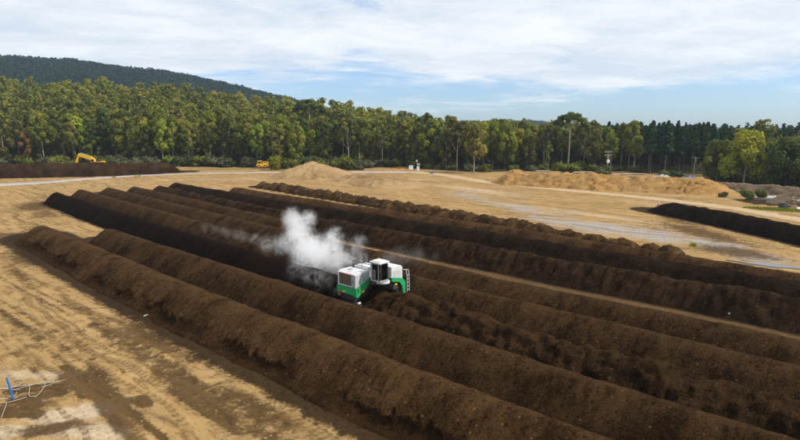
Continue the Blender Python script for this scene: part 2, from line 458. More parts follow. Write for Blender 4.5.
heap('compost_windrow', [SP(*q) for q in [(-135, 98.5), (-110, 95.0), (-75, 90), (-41, 83.4), (-22, 77.2), (-12, 74.2)]], 2.6, 1.85, 11, M['compost_gold'],
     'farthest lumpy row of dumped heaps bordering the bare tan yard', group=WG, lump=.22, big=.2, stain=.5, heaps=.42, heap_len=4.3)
# heaps elsewhere
heap('compost_windrow', [(53.2, 114.5), (55.2, 107), (59.2, 92), (62.0, 78), (65.0, 60), (67, 48)], 2.6, 2.5, 12, M['compost_stripe'],
     'lone black windrow at the right on the grey wet ground', lump=.10, big=.10, end=(1, 1), stain=1.6, asym=-.05, endl=3.2)
heap('compost_mound', [(-188, 186), (-160, 191), (-144, 193.5), (-126, 200), (-99, 207)], 8, 4.6, 13, M['compost_dark'],
     'long dark brown mound at the left in front of the excavator', 'mound', lump=.25, big=.25, round_c=.5, stain=.6)
heap('compost_mound', [(-112, 208), (-100, 213), (-88, 219)], 6, 4.0, 14, M['compost_dark'],
     'small dark brown mound at the right end of the long mound', 'mound', lump=.25, big=.25, round_c=.5, stain=.5)
heap('mulch_heap', [(30, 177), (37.5, 173), (45.6, 166), (58.3, 159), (71.4, 153.5), (80, 150), (84, 145), (86, 140)], 9.5, 3.5, 15, M['ochre'],
     'long orange tan mulch heap before the tree line at the right', 'mulch heap', lump=.62, big=.5, round_c=.45, stain=0, hvar=.34, endl=.9)
def cone_heap(cx, cy, rad, h, seed, mat, label):
    r = np.linspace(0, 1.08, 60); a = np.linspace(0, 2 * PI, 161)
    RR, AA = np.meshgrid(r, a, indexing='ij')
    rad2 = rad * (1 + .16 * fbm(np.cos(AA) * 1.3 + 4, np.sin(AA) * 1.3, seed, 3) + .18 * np.cos(AA) ** 2)
    X = cx + RR * rad2 * np.cos(AA); Y = cy + RR * rad2 * np.sin(AA)
    q = np.clip(RR, 0, 1)
    Z = h * (.62 * np.clip(1 - q / .78, 0, 1) + .38 * (1 - q) ** 1.5) + (.34 * fbm(X / 2.6, Y / 2.2, seed, 4) + .25 * fbm(AA * 3.2, RR * 1.5, seed + 5, 2) * q) * sstep(0, .12, 1 - q) * sstep(0, .1, q)
    Z = np.where(RR > 1, -.25, Z) + terrain(X, Y)
    o = link('soil_heap', np_mesh('soil_heap', np.stack([X, Y, Z], -1).reshape(-1, 3), grid_faces(60, 161), True), mat)
    tag(o, label, 'soil heap')
cone_heap(-31.6, 195, 18, 5.6, 16, M['conesoil'], 'pointed conical tan soil heap in front of the forest')
heap('soil_heap', [(-22, 189), (-10, 178), (-2, 166), (3, 155)], 10.5, 2.1, 17, M['conesoil'],
     'low spread tan soil heap at the foot of the conical one', 'soil heap', lump=.35, big=.45, round_c=.6, stain=0, hvar=.2)
heap('rubble_heap', [(86, 126), (92, 124), (99, 119), (106, 112)], 5.5, 2.9, 18, M['rubble'],
     'brown rubble and stump heap at the right edge', 'rubble heap', lump=.6, big=.5, round_c=.5, stain=.4, hvar=.2)
heap('brush_bank', [(84, 155), (92, 147.5), (99, 140), (103, 132)], 3.4, 2.3, 19, M['rubble'],
     'low grey brown bank behind the two small bushes', 'bank', lump=.35, big=.4, round_c=.5, stain=0, hvar=.2)

# ground sheet
def axis(lo, hi, f0, f1, fine, growth, mx):
    a = list(np.arange(f0, f1, fine)); st = fine; v = a[-1]
    while v < hi: st = min(mx, st * growth); v += st; a.append(v)
    st = fine; v = f0; b = []
    while v > lo: st = min(mx, st * growth); v -= st; b.append(v)
    return np.array(b[::-1] + a)
gx = axis(-3200, 3200, -40, 30, .3, 1.03, 130); gy = axis(-400, 3000, 22, 62, .25, 1.03, 130)
GX, GY = np.meshgrid(gx, gy, indexing='ij'); fx = GX.ravel(); fy = GY.ravel()
GZ = terrain(fx, fy)
comp = np.zeros_like(fx)
for raw, hw, st in LINES:
    m = (fx > raw[:, 0].min() - 14) & (fx < raw[:, 0].max() + 14) & (fy > raw[:, 1].min() - 14) & (fy < raw[:, 1].max() + 14)
    if not m.any(): continue
    px = fx[m]; py = fy[m]; best = np.full(px.shape, 1e9)
    r2 = raw[::2] if len(raw) > 24 else raw
    if not np.allclose(r2[-1], raw[-1]): r2 = np.vstack([r2, raw[-1]])
    for a, b in zip(r2[:-1], r2[1:]):
        ab = b - a; t = np.clip(((px - a[0]) * ab[0] + (py - a[1]) * ab[1]) / (ab @ ab), 0, 1)
        best = np.minimum(best, np.hypot(px - a[0] - t * ab[0], py - a[1] - t * ab[1]))
    comp[m] = np.maximum(comp[m], 1 - sstep(hw * .98, hw * .98 + st * 1.5, best))
def blobs(lst):
    v = np.zeros_like(fx)
    for bx, by, rx, ry, ang, k in lst:
        ca, sa = math.cos(R(ang)), math.sin(R(ang)); dx = fx - bx; dy = fy - by
        q = ((dx * ca + dy * sa) / rx) ** 2 + ((-dx * sa + dy * ca) / ry) ** 2
        v = np.maximum(v, k * np.exp(-q))
    return v
stain = blobs([(-60.7, 84.5, 7, 2.6, 150, .95), (-81, 119, 12, 6, 130, .75), (-84, 124, 6, 3, 130, .7), (-50, 70, 9, 2.2, -42, .75), (-28, 51, 12, 1.7, -42, .6),
               (-20.9, 42.5, 10, 1.5, -42, .75), (-13.5, 33, 8, 1.3, -42, .8), (-18.4, 32.3, 4.2, .8, -45, .95), (-20.6, 34.6, 3.0, .7, -45, .9), (-23.6, 31.2, 2.2, 1.6, 10, .75),
               (-20.2, 28.8, 2.6, .9, 10, .75), (-16.5, 39.5, 7, 1.0, -42, .55), (-66, 96, 16, 4, 140, .45), (-32, 62, 14, 1.5, -42, .4),
               (50, 88, 14, 4.5, -80, .75), (47, 74, 8, 5, -60, .75), (52, 99, 12, 3, -82, .6), (44, 92, 7, 2, -60, .5), (-26, 41, 13, 2.2, -42, .45), (-17.5, 30.2, 5.5, .55, -46, .95), (-21.2, 35.6, 3.0, .8, -46, .9), (-45, 62, 10, 1.3, -42, .6), (-36, 47, 14, 1.0, -42, .45), (-22, 46.5, 12, 1.6, -42, .6), (-9, 31, 7, 1.4, -42, .7), (-90, 134, 22, 4, 115, .5), (-72, 108, 12, 4, 130, .6), (-15.1, 34.2, .8, .4, -30, .95), (-62, 90, 9, 3, 120, .55), (60, 125, 14, 2.5, -50, .35), (10, 190, 40, 3, -8, .3), (-95, 150, 30, 3, 120, .25)])
def caps(v, lst):
    for (ax_, ay_, bx_, by_, w, k) in lst:
        ex, ey = bx_ - ax_, by_ - ay_; t = np.clip(((fx - ax_) * ex + (fy - ay_) * ey) / (ex * ex + ey * ey), 0, 1)
        dd = np.hypot(fx - ax_ - t * ex, fy - ay_ - t * ey)
        v = np.maximum(v, k * (1 - sstep(w * .2, w * 1.5 + .18, dd)))
    return v
stain = caps(stain, [(-24.4, 36.9, -23.0, 35.8, .35, .95), (-23.0, 35.8, -20.1, 33.6, .4, 1), (-20.1, 33.6, -17.6, 31.5, .45, 1), (-17.6, 31.5, -15.4, 29.6, .22, 1), (-15.4, 29.6, -13, 27.5, .2, .95), (-23.2, 35.6, -20.4, 33.0, .8, .95), (-21.6, 34.4, -18.3, 31.7, .7, .95),
    (-24.2, 32.0, -22.3, 33.0, .8, .85), (-25.5, 33.2, -22.6, 34.0, .7, .8), (-24.6, 30.5, -22.0, 30.3, .6, .8), (-20.8, 28.2, -19.4, 29.0, .5, .85), (-26.8, 45.3, -21, 41.5, 1.0, .6), (-24.3, 43, -17.8, 37.7, 1.2, .62), (-17.8, 37.7, -14.1, 34, 1.1, .62), (-14.1, 34, -10, 29.8, 1.1, .66),
    (-15.3, 33.6, -12.4, 31, .22, .95), (-12.4, 31, -9.3, 28.3, .2, .95), (-16.8, 32.2, -16.0, 31.6, .5, .98), (-29.5, 40.8, -26.3, 39.5, .6, .45), (-38.1, 49.3, -29, 41.9, .25, .7), (-28.9, 47.9, -33.3, 52.3, .8, .5), (-52, 62, -33, 46.5, .2, .6), (-50.4, 64, -31.4, 48.5, .2, .6), (-36, 44.5, -22, 32.8, .2, .55), (-34.6, 46, -24, 37, .2, .55), (-44, 60, -24, 43.5, .3, .55), (-24, 43.5, -12, 33, .25, .6), (-12.7, 32, -9.3, 29, .8, .6), (-9.3, 29, -6.7, 27.5, .9, .6),
    (-34, 110, -8, 85, 3, .9), (-8, 85, 1.4, 75.2, 3.6, 1.15), (1.4, 75.2, 32.6, 43, 3.6, 1.15), (32.6, 43, 54, 20, 3, .9)])
grey = blobs([(35, 93, 13, 6.5, -52, .95), (41, 87, 11, 6, -55, .95), (29.7, 100, 10, 5, -52, .85), (26, 117, 20, 6, -62, .7), (17.5, 137, 16, 6, -70, .65), (46, 80, 9, 6, -60, .85), (48, 71, 6, 5, -60, .75), (0, 166, 5, 7, -60, .7), (89, 130, 5, 3, 0, .5)])
pale = blobs([(-19.6, 30.4, 2.6, 1.5, 15, 1.1), (-17.6, 28.4, 3, 1.2, -20, 1.0), (-22, 28.4, 1.8, .9, 0, .9), (-26, 35.6, 4, 1.0, -5, .7), (-30, 56, 18, 2.5, -42, .55), (-45, 70, 18, 3, -45, .4),
              (22, 150, 26, 7, -58, .7), (40, 105, 25, 4, -55, .6), (5, 185, 30, 8, -10, .5), (-60, 185, 40, 9, 5, .5), (-90, 165, 30, 10, 20, .4), (60, 118, 18, 5, -70, .6)])
grass = blobs([(79.7, 115, 5, 2, -30, 1), (86, 108, 7, 2.5, -40, .7), (-94, 194, 4, 1.6, 0, .6), (-72, 232, 18, 7, 0, 1), (-30, 226, 20, 6, 0, .7), (95, 150, 12, 10, 0, .5), (97, 196, 14, 10, 0, .6), (30, 214, 14, 4, 0, .4), (-24, 29.5, 3, 1.6, 0, .35)])
FRONT = [(-420, 262), (-220, 250), (-100, 254), (-60, 241), (-30, 233), (0, 250), (28, 219), (70, 227), (92, 222), (104, 184), (110, 152), (112, 130)]
FXs = np.array([p[0] for p in FRONT]); FYs = np.array([p[1] for p in FRONT])
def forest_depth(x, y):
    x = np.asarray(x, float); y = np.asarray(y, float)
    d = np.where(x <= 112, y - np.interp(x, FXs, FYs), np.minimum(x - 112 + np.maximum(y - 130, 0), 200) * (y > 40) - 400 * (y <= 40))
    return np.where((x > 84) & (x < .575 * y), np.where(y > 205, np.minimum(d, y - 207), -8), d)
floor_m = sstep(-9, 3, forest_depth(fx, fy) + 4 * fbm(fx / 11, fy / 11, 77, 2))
m1 = np.stack([comp, stain, grey, pale], 1); m2 = np.stack([grass, floor_m, 0 * fx, 0 * fx + 1], 1)

def m_ground():
    m, nt, out = new_mat('yard_ground'); N = NT(nt)
    p = pos_node(N)
    A = N.attr('mask_a'); B = N.attr('mask_b')
    sa = nt.nodes.new('ShaderNodeSeparateColor'); N.l(A.outputs['Color'], sa.inputs[0])
    sb = nt.nodes.new('ShaderNodeSeparateColor'); N.l(B.outputs['Color'], sb.inputs[0])
    comp, stain, grey, pale = sa.outputs[0], sa.outputs[1], sa.outputs[2], A.outputs['Alpha']
    grass, floor = sb.outputs[0], sb.outputs[1]
    along = N.mapping(N.mapping(p, rot=(0, 0, R(41))), scale=(.22, 1, 1))
    streak = N.noise(along, 1.1, 5, .65); streak2 = N.noise(along, 4.5, 4, .6)
    cross = N.mapping(N.mapping(p, rot=(0, 0, R(24))), scale=(.25, .6, 1)); fstreak = N.noise(cross, .8, 5, .6)
    big = N.noise(p, .07, 4, .6); med = N.noise(p, .55, 5, .65); fine = N.noise(p, 3.2, 5, .7); grit = N.noise(p, 14, 3, .65)
    c = N.mix(N.rng(big, .35, .65), (.26, .155, .056), (.385, .240, .092))
    c = N.mix(N.math('MULTIPLY', N.rng(med, .42, .66), .7), c, (.42, .285, .125))
    c = N.mix(N.math('MULTIPLY', N.rng(streak, .50, .64), .85), c, (.15, .082, .03))
    mot = N.noise(p, .9, 6, .72, .6)
    c = N.mix(N.math('MULTIPLY', N.rng(N.math('ADD', N.math('MULTIPLY', mot, .6), N.math('MULTIPLY', streak, .4)), .52, .62), .85), c, (.125, .070, .0255))
    c = N.mix(N.math('MULTIPLY', N.rng(mot, .42, .32), .5), c, (.46, .325, .155))
    c = N.mix(N.math('MULTIPLY', N.rng(streak2, .55, .72), .45), c, (.50, .37, .20))
    c = N.mix(N.math('MULTIPLY', N.rng(fstreak, .50, .64), .45), c, (.25, .155, .07))
    pf = N.rng(N.math('ADD', pale, N.math('MULTIPLY', N.math('SUBTRACT', med, .5), 1.6)), .35, .75)
    c = N.mix(N.math('MULTIPLY', pf, .8), c, N.mix(N.rng(fine, .35, .65), (.36, .275, .175), (.56, .46, .33)))
    gf = N.rng(N.math('ADD', grey, N.math('MULTIPLY', N.math('SUBTRACT', N.math('ADD', N.math('MULTIPLY', fstreak, .6), N.math('MULTIPLY', med, .4)), .5), 2.2)), .35, .8)
    c = N.mix(N.math('MULTIPLY', gf, .92), c, N.mix(N.rng(fine, .4, .6), (.24, .215, .195), (.38, .345, .31)))
    grf = N.rng(N.math('ADD', grass, N.math('MULTIPLY', N.math('SUBTRACT', fine, .5), 1.6)), .45, .85)
    c = N.mix(N.math('MULTIPLY', grf, .8), c, N.mix(med, (.10, .12, .02), (.20, .19, .05)))
    c = N.mix(N.math('MULTIPLY', N.rng(grit, .56, .68), .6), c, (.56, .42, .225))
    sf = N.rng(N.math('ADD', stain, N.math('MULTIPLY', N.math('SUBTRACT', N.math('ADD', N.math('MULTIPLY', mot, .5), N.math('ADD', N.math('MULTIPLY', fine, .3), N.math('MULTIPLY', grit, .2))), .5), 2.3)), .34, .62)
    c = N.mix(N.math('MULTIPLY', sf, .88), c, N.mix(N.rng(fine, .35, .65), (.040, .0225, .0095), (.075, .043, .018)))
    vo = nt.nodes.new('ShaderNodeTexVoronoi'); N.l(p, vo.inputs['Vector']); vo.inputs['Scale'].default_value = 4.0
    sv = nt.nodes.new('ShaderNodeSeparateColor'); N.l(vo.outputs['Color'], sv.inputs[0])
    peb = N.math('MULTIPLY', N.rng(vo.outputs['Distance'], .34, .24), N.rng(sv.outputs[0], .82, .88))
    c = N.mix(N.math('MULTIPLY', peb, .55), c, N.mix(sv.outputs[1], (.12, .075, .034), (.46, .35, .20)))
    # tyre tracks following the rows
    rot = N.mapping(p, rot=(0, 0, R(41)))
    wob = N.noise(N.mapping(p, scale=(.05, .05, 1)), 1.0, 2, .5)
    sxy = nt.nodes.new('ShaderNodeSeparateXYZ'); N.l(rot, sxy.inputs[0])
    qq = N.math('ADD', sxy.outputs[1], N.math('MULTIPLY', wob, 9.0))
    on = N.rng(N.noise(N.mapping(rot, scale=(.035, .22, 1)), 1.0, 2, .5), .44, .52)
    for per, off, tread in ((2.35, 0.0, 9.0), (3.7, 1.3, 12.0)):
        ph = N.math('ABSOLUTE', N.math('SUBTRACT', N.math('FRACT', N.math('DIVIDE', N.math('ADD', qq, off), per)), .5))
        lane = N.rng(ph, .075, .11, 1, 0)
        bars = N.rng(N.math('SINE', N.math('MULTIPLY', N.math('ADD', sxy.outputs[0], N.math('MULTIPLY', ph, 1.5)), tread)), -.3, .3)
        tr = N.math('MULTIPLY', N.math('MULTIPLY', lane, on), N.math('ADD', .35, N.math('MULTIPLY', bars, .5)))
        tr = N.math('MULTIPLY', tr, N.rng(fine, .3, .6, .4, 1))
        c = N.mix(N.math('MULTIPLY', tr, .95), c, (.12, .068, .028))
    # loose compost crumbs thrown over the yard
    cr = N.rng(N.math('ADD', N.math('MULTIPLY', grit, .5), N.math('MULTIPLY', med, .5)), .555, .61)
    c = N.mix(N.math('MULTIPLY', cr, .7), c, (.09, .055, .028))
    cf = N.rng(N.math('ADD', comp, N.math('MULTIPLY', N.math('SUBTRACT', N.math('ADD', N.math('MULTIPLY', med, .5), N.math('MULTIPLY', fine, .5)), .5), 1.9)), .32, .62)
    c = N.mix(N.math('MULTIPLY', cf, .95), c, N.mix(N.rng(fine, .4, .6), (.013, .0075, .0038), (.036, .020, .0095)))
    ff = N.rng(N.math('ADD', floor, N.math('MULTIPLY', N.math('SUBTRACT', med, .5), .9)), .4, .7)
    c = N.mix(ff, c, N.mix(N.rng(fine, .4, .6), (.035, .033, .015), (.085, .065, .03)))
    h = N.math('ADD', N.math('ADD', N.math('MULTIPLY', fine, .5), N.math('MULTIPLY', grit, .3)), N.math('ADD', N.math('MULTIPLY', streak2, .4), N.math('MULTIPLY', med, .5)))
    rough = N.rng(gf, 0, 1, 1.0, .7)
    N.bsdf(out, c, rough, .05, N.bump(h, .8, .16))
    return m
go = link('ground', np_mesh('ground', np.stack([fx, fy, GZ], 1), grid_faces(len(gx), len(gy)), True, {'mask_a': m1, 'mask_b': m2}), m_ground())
tag(go, 'bare tan yard of packed sandy soil with dark compost stains', 'ground', kind='structure')

def strip(name, pts, w, z, mat, label, cat, seed, kind='structure', jag=.35):
    raw = chaikin(pts, 3); cl = resample(raw, lambda x, y: .9); x, y, s = cl.T
    tx = np.gradient(x, s); ty = np.gradient(y, s); tl = np.hypot(tx, ty); nx, ny = -ty / tl, tx / tl
    u = np.linspace(-1, 1, 13); ww = np.interp(s / s[-1], np.linspace(0, 1, len(w)), w)
    e = np.clip(np.minimum(s, s[-1] - s) / 3, .05, 1)
    SS, UU = np.meshgrid(s, u, indexing='ij')
    lat = UU * (ww * e)[:, None] * (1 + jag * fbm(SS / 3.1, np.sign(UU) * 3 + 0 * SS, seed, 4, .65))
    X = x[:, None] + nx[:, None] * lat; Y = y[:, None] + ny[:, None] * lat
    Z = terrain(X, Y) + z + .03 * (1 - UU ** 4)
    Z = np.where(np.abs(UU) > .99, Z - .06, Z)
    o = link(name, np_mesh(name, np.stack([X, Y, Z], -1).reshape(-1, 3), grid_faces(len(s), 13), True), mat)
    return tag(o, label, cat, kind=kind)
M['gravel'] = m_soil('grey_gravel', (.30, .285, .275), (.37, .35, .335), (.40, .37, .34), .25, .05)
M['track'] = m_soil('pale_track', (.37, .27, .165), (.47, .355, .22), (.42, .30, .17), .25, .05)
strip('gravel_road', [(-185, 150), (-150, 155), (-119, 166), (-108, 186), (-98, 199), (-78, 210), (-56, 214), (-27, 216), (0, 218), (12, 212)], [3.6, 4, 3.5, 3.0, 2.4, 2.0, 3.5, 3.5], .05, M['gravel'],
      'grey gravel road running past the mound to the soil heap', 'road', 3)
strip('dirt_track', [(2, 217), (13, 209), (20, 195), (26, 176), (41, 158), (55, 142), (67, 127), (73, 114), (76, 98), (80, 80)], [3, 3.0, 2.6, 2.4, 2.4, 2.4, 2.2], .09, M['track'],
      'pale dirt track curving round the front of the mulch heap', 'track', 4)

def m_water():
    m, nt, out = new_mat('puddle_water'); N = NT(nt)
    n = N.noise(pos_node(N), 3, 2, .5)
    N.bsdf(out, (.10, .09, .075), .06, .5, N.bump(n, .05, .02)); return m
strip('puddle_water', [(42.6, 68.8), (45, 67.0), (49, 64.9), (55, 62.2)], [.5, 1.1, .9, 1.1], .10, m_water(), 'long shallow puddle reflecting the sky beyond the windrows', 'puddle', 5, jag=.5)

# ------------------------------------------------------------------ hills
def ridge_terrain(name, xs, zs, y0, y1, y2, mat, label, drop, seed, nx=140, ny=60):
    X = np.linspace(xs[0], xs[-1], nx); Y = np.linspace(y0, y2, ny)
    XX, YY = np.meshgrid(X, Y, indexing='ij')
    top = np.interp(XX, xs, zs) - drop
    sh = np.where(YY < y1, sstep(y0, y1, YY), 1 - .5 * sstep(y1, y2, YY))
    Z = top * sh + (6 * fbm(XX / 120, YY / 120, seed, 3)) * sstep(y0, (y0 + y1) / 2, YY) * (top / top.max())
    o = link(name, np_mesh(name, np.stack([XX, YY, Z], -1).reshape(-1, 3), grid_faces(nx, ny), True), mat)
    tag(o, label, 'hill', kind='structure')
    return lambda x, y: (np.interp(x, xs, zs) - drop) * np.where(y < y1, sstep(y0, y1, y), 1 - .5 * sstep(y1, y2, y)) + (6 * fbm(x / 120, y / 120, seed, 3)) * sstep(y0, (y0 + y1) / 2, y) * ((np.interp(x, xs, zs) - drop) / top.max())
M['hillfloor'] = m_soil('hill_floor', (.010, .016, .010), (.016, .022, .012), (.014, .02, .011), .05, .1)
hillz = ridge_terrain('hill', [-1500, -1200, -980, -785, -648, -561, -473, -395, -337, -278, -219, -160, -80, 0, 120],
                      [150, 172, 172, 164, 161, 148, 138, 126, 113, 100, 86, 70, 52, 30, 8], 480, 1100, 1700, M['hillfloor'], 'long forested hill rising behind the forest at the left', 18, 41)
farz = ridge_terrain('distant_hills', [-100, 0, 150, 328, 525, 660, 788, 985, 1314, 1650, 2000], [20, 29, 37, 43, 35, 25, 20, 18, 17, 16, 15], 1250, 1800, 2400, M['hillfloor'],
                     'low wooded ridge on the horizon at the right', 9, 42)

# ------------------------------------------------------------------ trees
rng = np.random.default_rng(5)
def leaves(clumps, n, size, seed, up=.45, shell=.6, droop=0.0, flat=.75):
    g = np.random.default_rng(seed)
    cl = np.array(clumps, float); w = cl[:, 3] ** 2; k = g.choice(len(cl), n, p=w / w.sum())
    d = g.normal(size=(n, 3)); d[:, 2] += up; d /= np.linalg.norm(d, axis=1, keepdims=True)
    rr = cl[k, 3] * (shell + (1.05 - shell) * g.random(n) ** .6) * np.where(g.random(n) < .2, 1 + .5 * g.random(n) ** 2, 1)
    c = cl[k, :3] + d * rr[:, None] * np.array([1, 1, flat])
    c[:, 2] -= droop * g.random(n) ** 2 * cl[k, 3]
    nr = d * 1.3 + g.normal(size=(n, 3)) * .5; nr /= np.linalg.norm(nr, axis=1, keepdims=True)
    ref = g.normal(size=(n, 3)); a = np.cross(nr, ref); a /= np.linalg.norm(a, axis=1, keepdims=True); b = np.cross(nr, a)
    s = size * (.55 + .9 * g.random(n))[:, None]; asp = (.55 + .35 * g.random(n))[:, None]
    V = np.stack([c - a * s - b * s * asp * .6, c + a * s * .3 - b * s * asp, c + a * s + b * s * asp * .5, c - a * s * .35 + b * s * asp], 1).reshape(-1, 3)
    tint = np.repeat(np.clip(d[:, 2] * .5 + .5, 0, 1) * .0 + g.random(len(cl))[k], 4)
    return V, np.arange(4 * n).reshape(-1, 4), tint

def trunk_mesh(name, paths):
    vs, fs = [], []
    for pts, r0, r1, n in paths:
        pts = [Vector(p) for p in pts]; base = len(vs); m = len(pts)
        for i, p in enumerate(pts):
            t = (pts[min(i + 1, m - 1)] - pts[max(i - 1, 0)]).normalized()
            a = t.cross(Vector((.3, 1, .1))).normalized(); b = t.cross(a); r = r0 + (r1 - r0) * i / (m - 1)
            for k in range(n): vs.append(p + (a * math.cos(2 * PI * k / n) + b * math.sin(2 * PI * k / n)) * r)
        for i in range(m - 1):
            for k in range(n):
                fs.append((base + i * n + k, base + i * n + (k + 1) % n, base + (i + 1) * n + (k + 1) % n, base + (i + 1) * n + k))
    return np_mesh(name, np.array(vs), np.array(fs), True)

def gum(h, cr, c0, ncl, nl, size, seed, umbrella=.3, lean=.03, r=.28, flat=.95, limbs=6, clump=.34, shape='dome'):
    """a eucalypt: bare trunk to c0*h, limbs reaching up to the clumps of the crown"""
    g = random.Random(seed)
    lx, ly = g.uniform(-lean, lean) * h, g.uniform(-lean, lean) * h
    def ax(t): return Vector((lx * t * t + .25 * math.sin(3 * t + seed), ly * t * t + .25 * math.cos(2.3 * t + seed) - .25, t * h))
    cl = []
    for i in range(ncl):
        t = c0 + (1 - c0) * ((i + g.random()) / ncl)
        k = (t - c0) / (1 - c0)
        if shape == 'dome': rad = cr * math.sqrt(max(.05, 1 - (k * 1.02) ** 2)) * (.55 + .45 * min(1, k * 3 + .3))
        elif shape == 'flame': rad = cr * (math.sin(PI * (k * .8 + .16)) ** .8)
        else: rad = cr * (.35 + .65 * k)
        a = i * 2.399 + g.uniform(-.6, .6); q = rad * math.sqrt(g.uniform(.15, 1)) * .85
        b = ax(min(1, t)); rc = cr * clump * g.choice((.5, .7, .9, 1.0, 1.15)) * g.uniform(.85, 1.1); q *= g.uniform(.8, 1.3)
        cl.append((b.x + q * math.cos(a), b.y + q * math.sin(a), min(b.z, h - rc * flat * .8), rc))
    V, F, T = leaves(cl, nl, size, seed, .5, .55, .8, flat)
    paths = [([ax(t) for t in (-.03, .1, .25, .45, .62, .8, .93)], r, r * .18, 7)]
    for i in range(limbs):
        c = cl[(i * 3 + 1) % len(cl)]; t0 = max(c0 * .72, min(.85, c[2] / h - .22)); b = ax(t0); e = Vector(c[:3])
        mid = b.lerp(e, .5) + Vector((0, 0, -.06 * (e - b).length))
        paths.append(([b, mid, e], r * .38, r * .08, 5))
    return V, F, T, paths

def pine(h, cr, c0, nl, size, seed, r=.24):
    g = random.Random(seed); cl = []; n = 38
    for i in range(n):
        k = (i + g.random()) / n; t = c0 + (1 - c0) * k
        rad = cr * (1 - k) ** .85 * g.uniform(.5, 1.05); a = i * 2.399 + g.uniform(-.4, .4)
        cl.append((rad * math.cos(a) * .75, rad * math.sin(a) * .75, t * h, h * .012 + .27 * cr * (1 - k * .75)))
    V, F, T = leaves(cl, nl, size, seed, .1, .4, .2, .7)
    paths = [([Vector((.1 * math.sin(t * 4 + seed), .1 * math.cos(t * 3 + seed), t * h)) for t in (-.03, .2, .5, .8, 1)], r, .03, 7)]
    for i in range(7):
        t = .22 + .05 * i; a = i * 2.1
        paths.append(([Vector((0, 0, t * h)), Vector((math.cos(a) * .9, math.sin(a) * .9, t * h + .15))], .05, .02, 4))
    return V, F, T, paths

def bush(w, h, nl, size, seed, up=.5):
    g = random.Random(seed); cl = []
    for i in range(11):
        a = i * 2.399; q = w * .5 * math.sqrt(g.random()) * .8; z = h * g.uniform(.2, .82) * (1 - .35 * (q / (w * .5)))
        cl.append((q * math.cos(a), q * math.sin(a), z, w * .24 * g.uniform(.7, 1.15)))
    V, F, T = leaves(cl, nl, size, seed, up, .5, .1, h / w * .95)
    V[:, 2] = np.maximum(V[:, 2], .02)
    paths = [([Vector((0, 0, -.05)), Vector((c[0] * .5, c[1] * .5, c[2] * .6)), Vector(c[:3])], .06, .015, 5) for c in cl[:6]]
    return V, F, T, paths

M['leaf_gum'] = m_leaf('gum_leaves', (.082, .108, .017), (.155, .178, .023), (.32, .30, .030), .32)
M['leaf_olive'] = m_leaf('olive_gum_leaves', (.092, .100, .025), (.160, .158, .034), (.29, .255, .046), .32)
M['leaf_bright'] = m_leaf('yellow_green_leaves', (.130, .180, .016), (.215, .255, .021), (.37, .36, .029), .32)
M['leaf_dark'] = m_leaf('dark_gum_leaves', (.044, .064, .015), (.084, .104, .020), (.18, .188, .032), .3)
M['leaf_pine'] = m_leaf('pine_needles', (.018, .044, .018), (.034, .068, .023), (.058, .098, .028), .18)
M['leaf_dead'] = m_leaf('rust_leaves', (.16, .07, .025), (.24, .105, .035), (.29, .14, .05))
M['leaf_grey'] = m_leaf('grey_scrub_leaves', (.07, .078, .034), (.11, .112, .05), (.15, .145, .062))
M['leaf_hill'] = m_leaf('hill_leaves', (.006, .021, .016), (.010, .030, .021), (.017, .041, .024), .12, .03, .2)
M['bark'] = m_bark('pale_gum_bark', (.20, .165, .12), (.36, .31, .24))
M['barkdark'] = m_bark('brown_bark', (.075, .055, .04), (.15, .11, .08))
M['barkrust'] = m_bark('rusty_bark', (.22, .12, .06), (.32, .18, .09))

PROTO = {}
def proto(kind, data, leaf, bark, h):
    V, F, T, paths = data
    PROTO[kind] = (np_mesh(kind + '_crown', V, F, False, {'tint': T}), trunk_mesh(kind + '_trunk', paths), leaf, bark, h)
    PROTO[kind][0].materials.append(leaf); PROTO[kind][1].materials.append(bark)
proto('gum_tall_a', gum(22, 4.9, .26, 27, 4800, .42, 1), M['leaf_gum'], M['barkdark'], 22)
proto('gum_tall_b', gum(22, 4.4, .16, 28, 4800, .42, 2, shape='flame'), M['leaf_olive'], M['bark'], 22)
proto('gum_tall_c', gum(22, 4.9, .48, 20, 3600, .42, 3, lean=.06), M['leaf_gum'], M['bark'], 22)
proto('gum_tall_d', gum(22, 4.1, .12, 28, 4600, .42, 4, shape='flame'), M['leaf_dark'], M['barkdark'], 22)
proto('gum_round_a', gum(18, 4.9, .30, 24, 4200, .40, 5), M['leaf_olive'], M['barkdark'], 18)
proto('gum_round_b', gum(18, 5.2, .2, 26, 4600, .40, 6), M['leaf_gum'], M['barkdark'], 18)
proto('gum_open', gum(22, 4.3, .52, 17, 2700, .40, 17, lean=.07, clump=.29, limbs=10), M['leaf_olive'], M['bark'], 22)
proto('gum_spire', gum(22, 3.2, .22, 24, 3400, .40, 18, shape='flame', clump=.36), M['leaf_gum'], M['barkdark'], 22)
proto('gum_bright', gum(19, 3.7, .36, 19, 3400, .40, 7), M['leaf_bright'], M['bark'], 19)
proto('gum_slim', gum(20, 2.6, .42, 11, 2000, .38, 8, shape='flame', r=.2), M['leaf_bright'], M['bark'], 20)
proto('gum_dead', gum(18, 2.3, .35, 10, 1500, .36, 9, shape='flame', r=.18), M['leaf_dead'], M['barkrust'], 18)
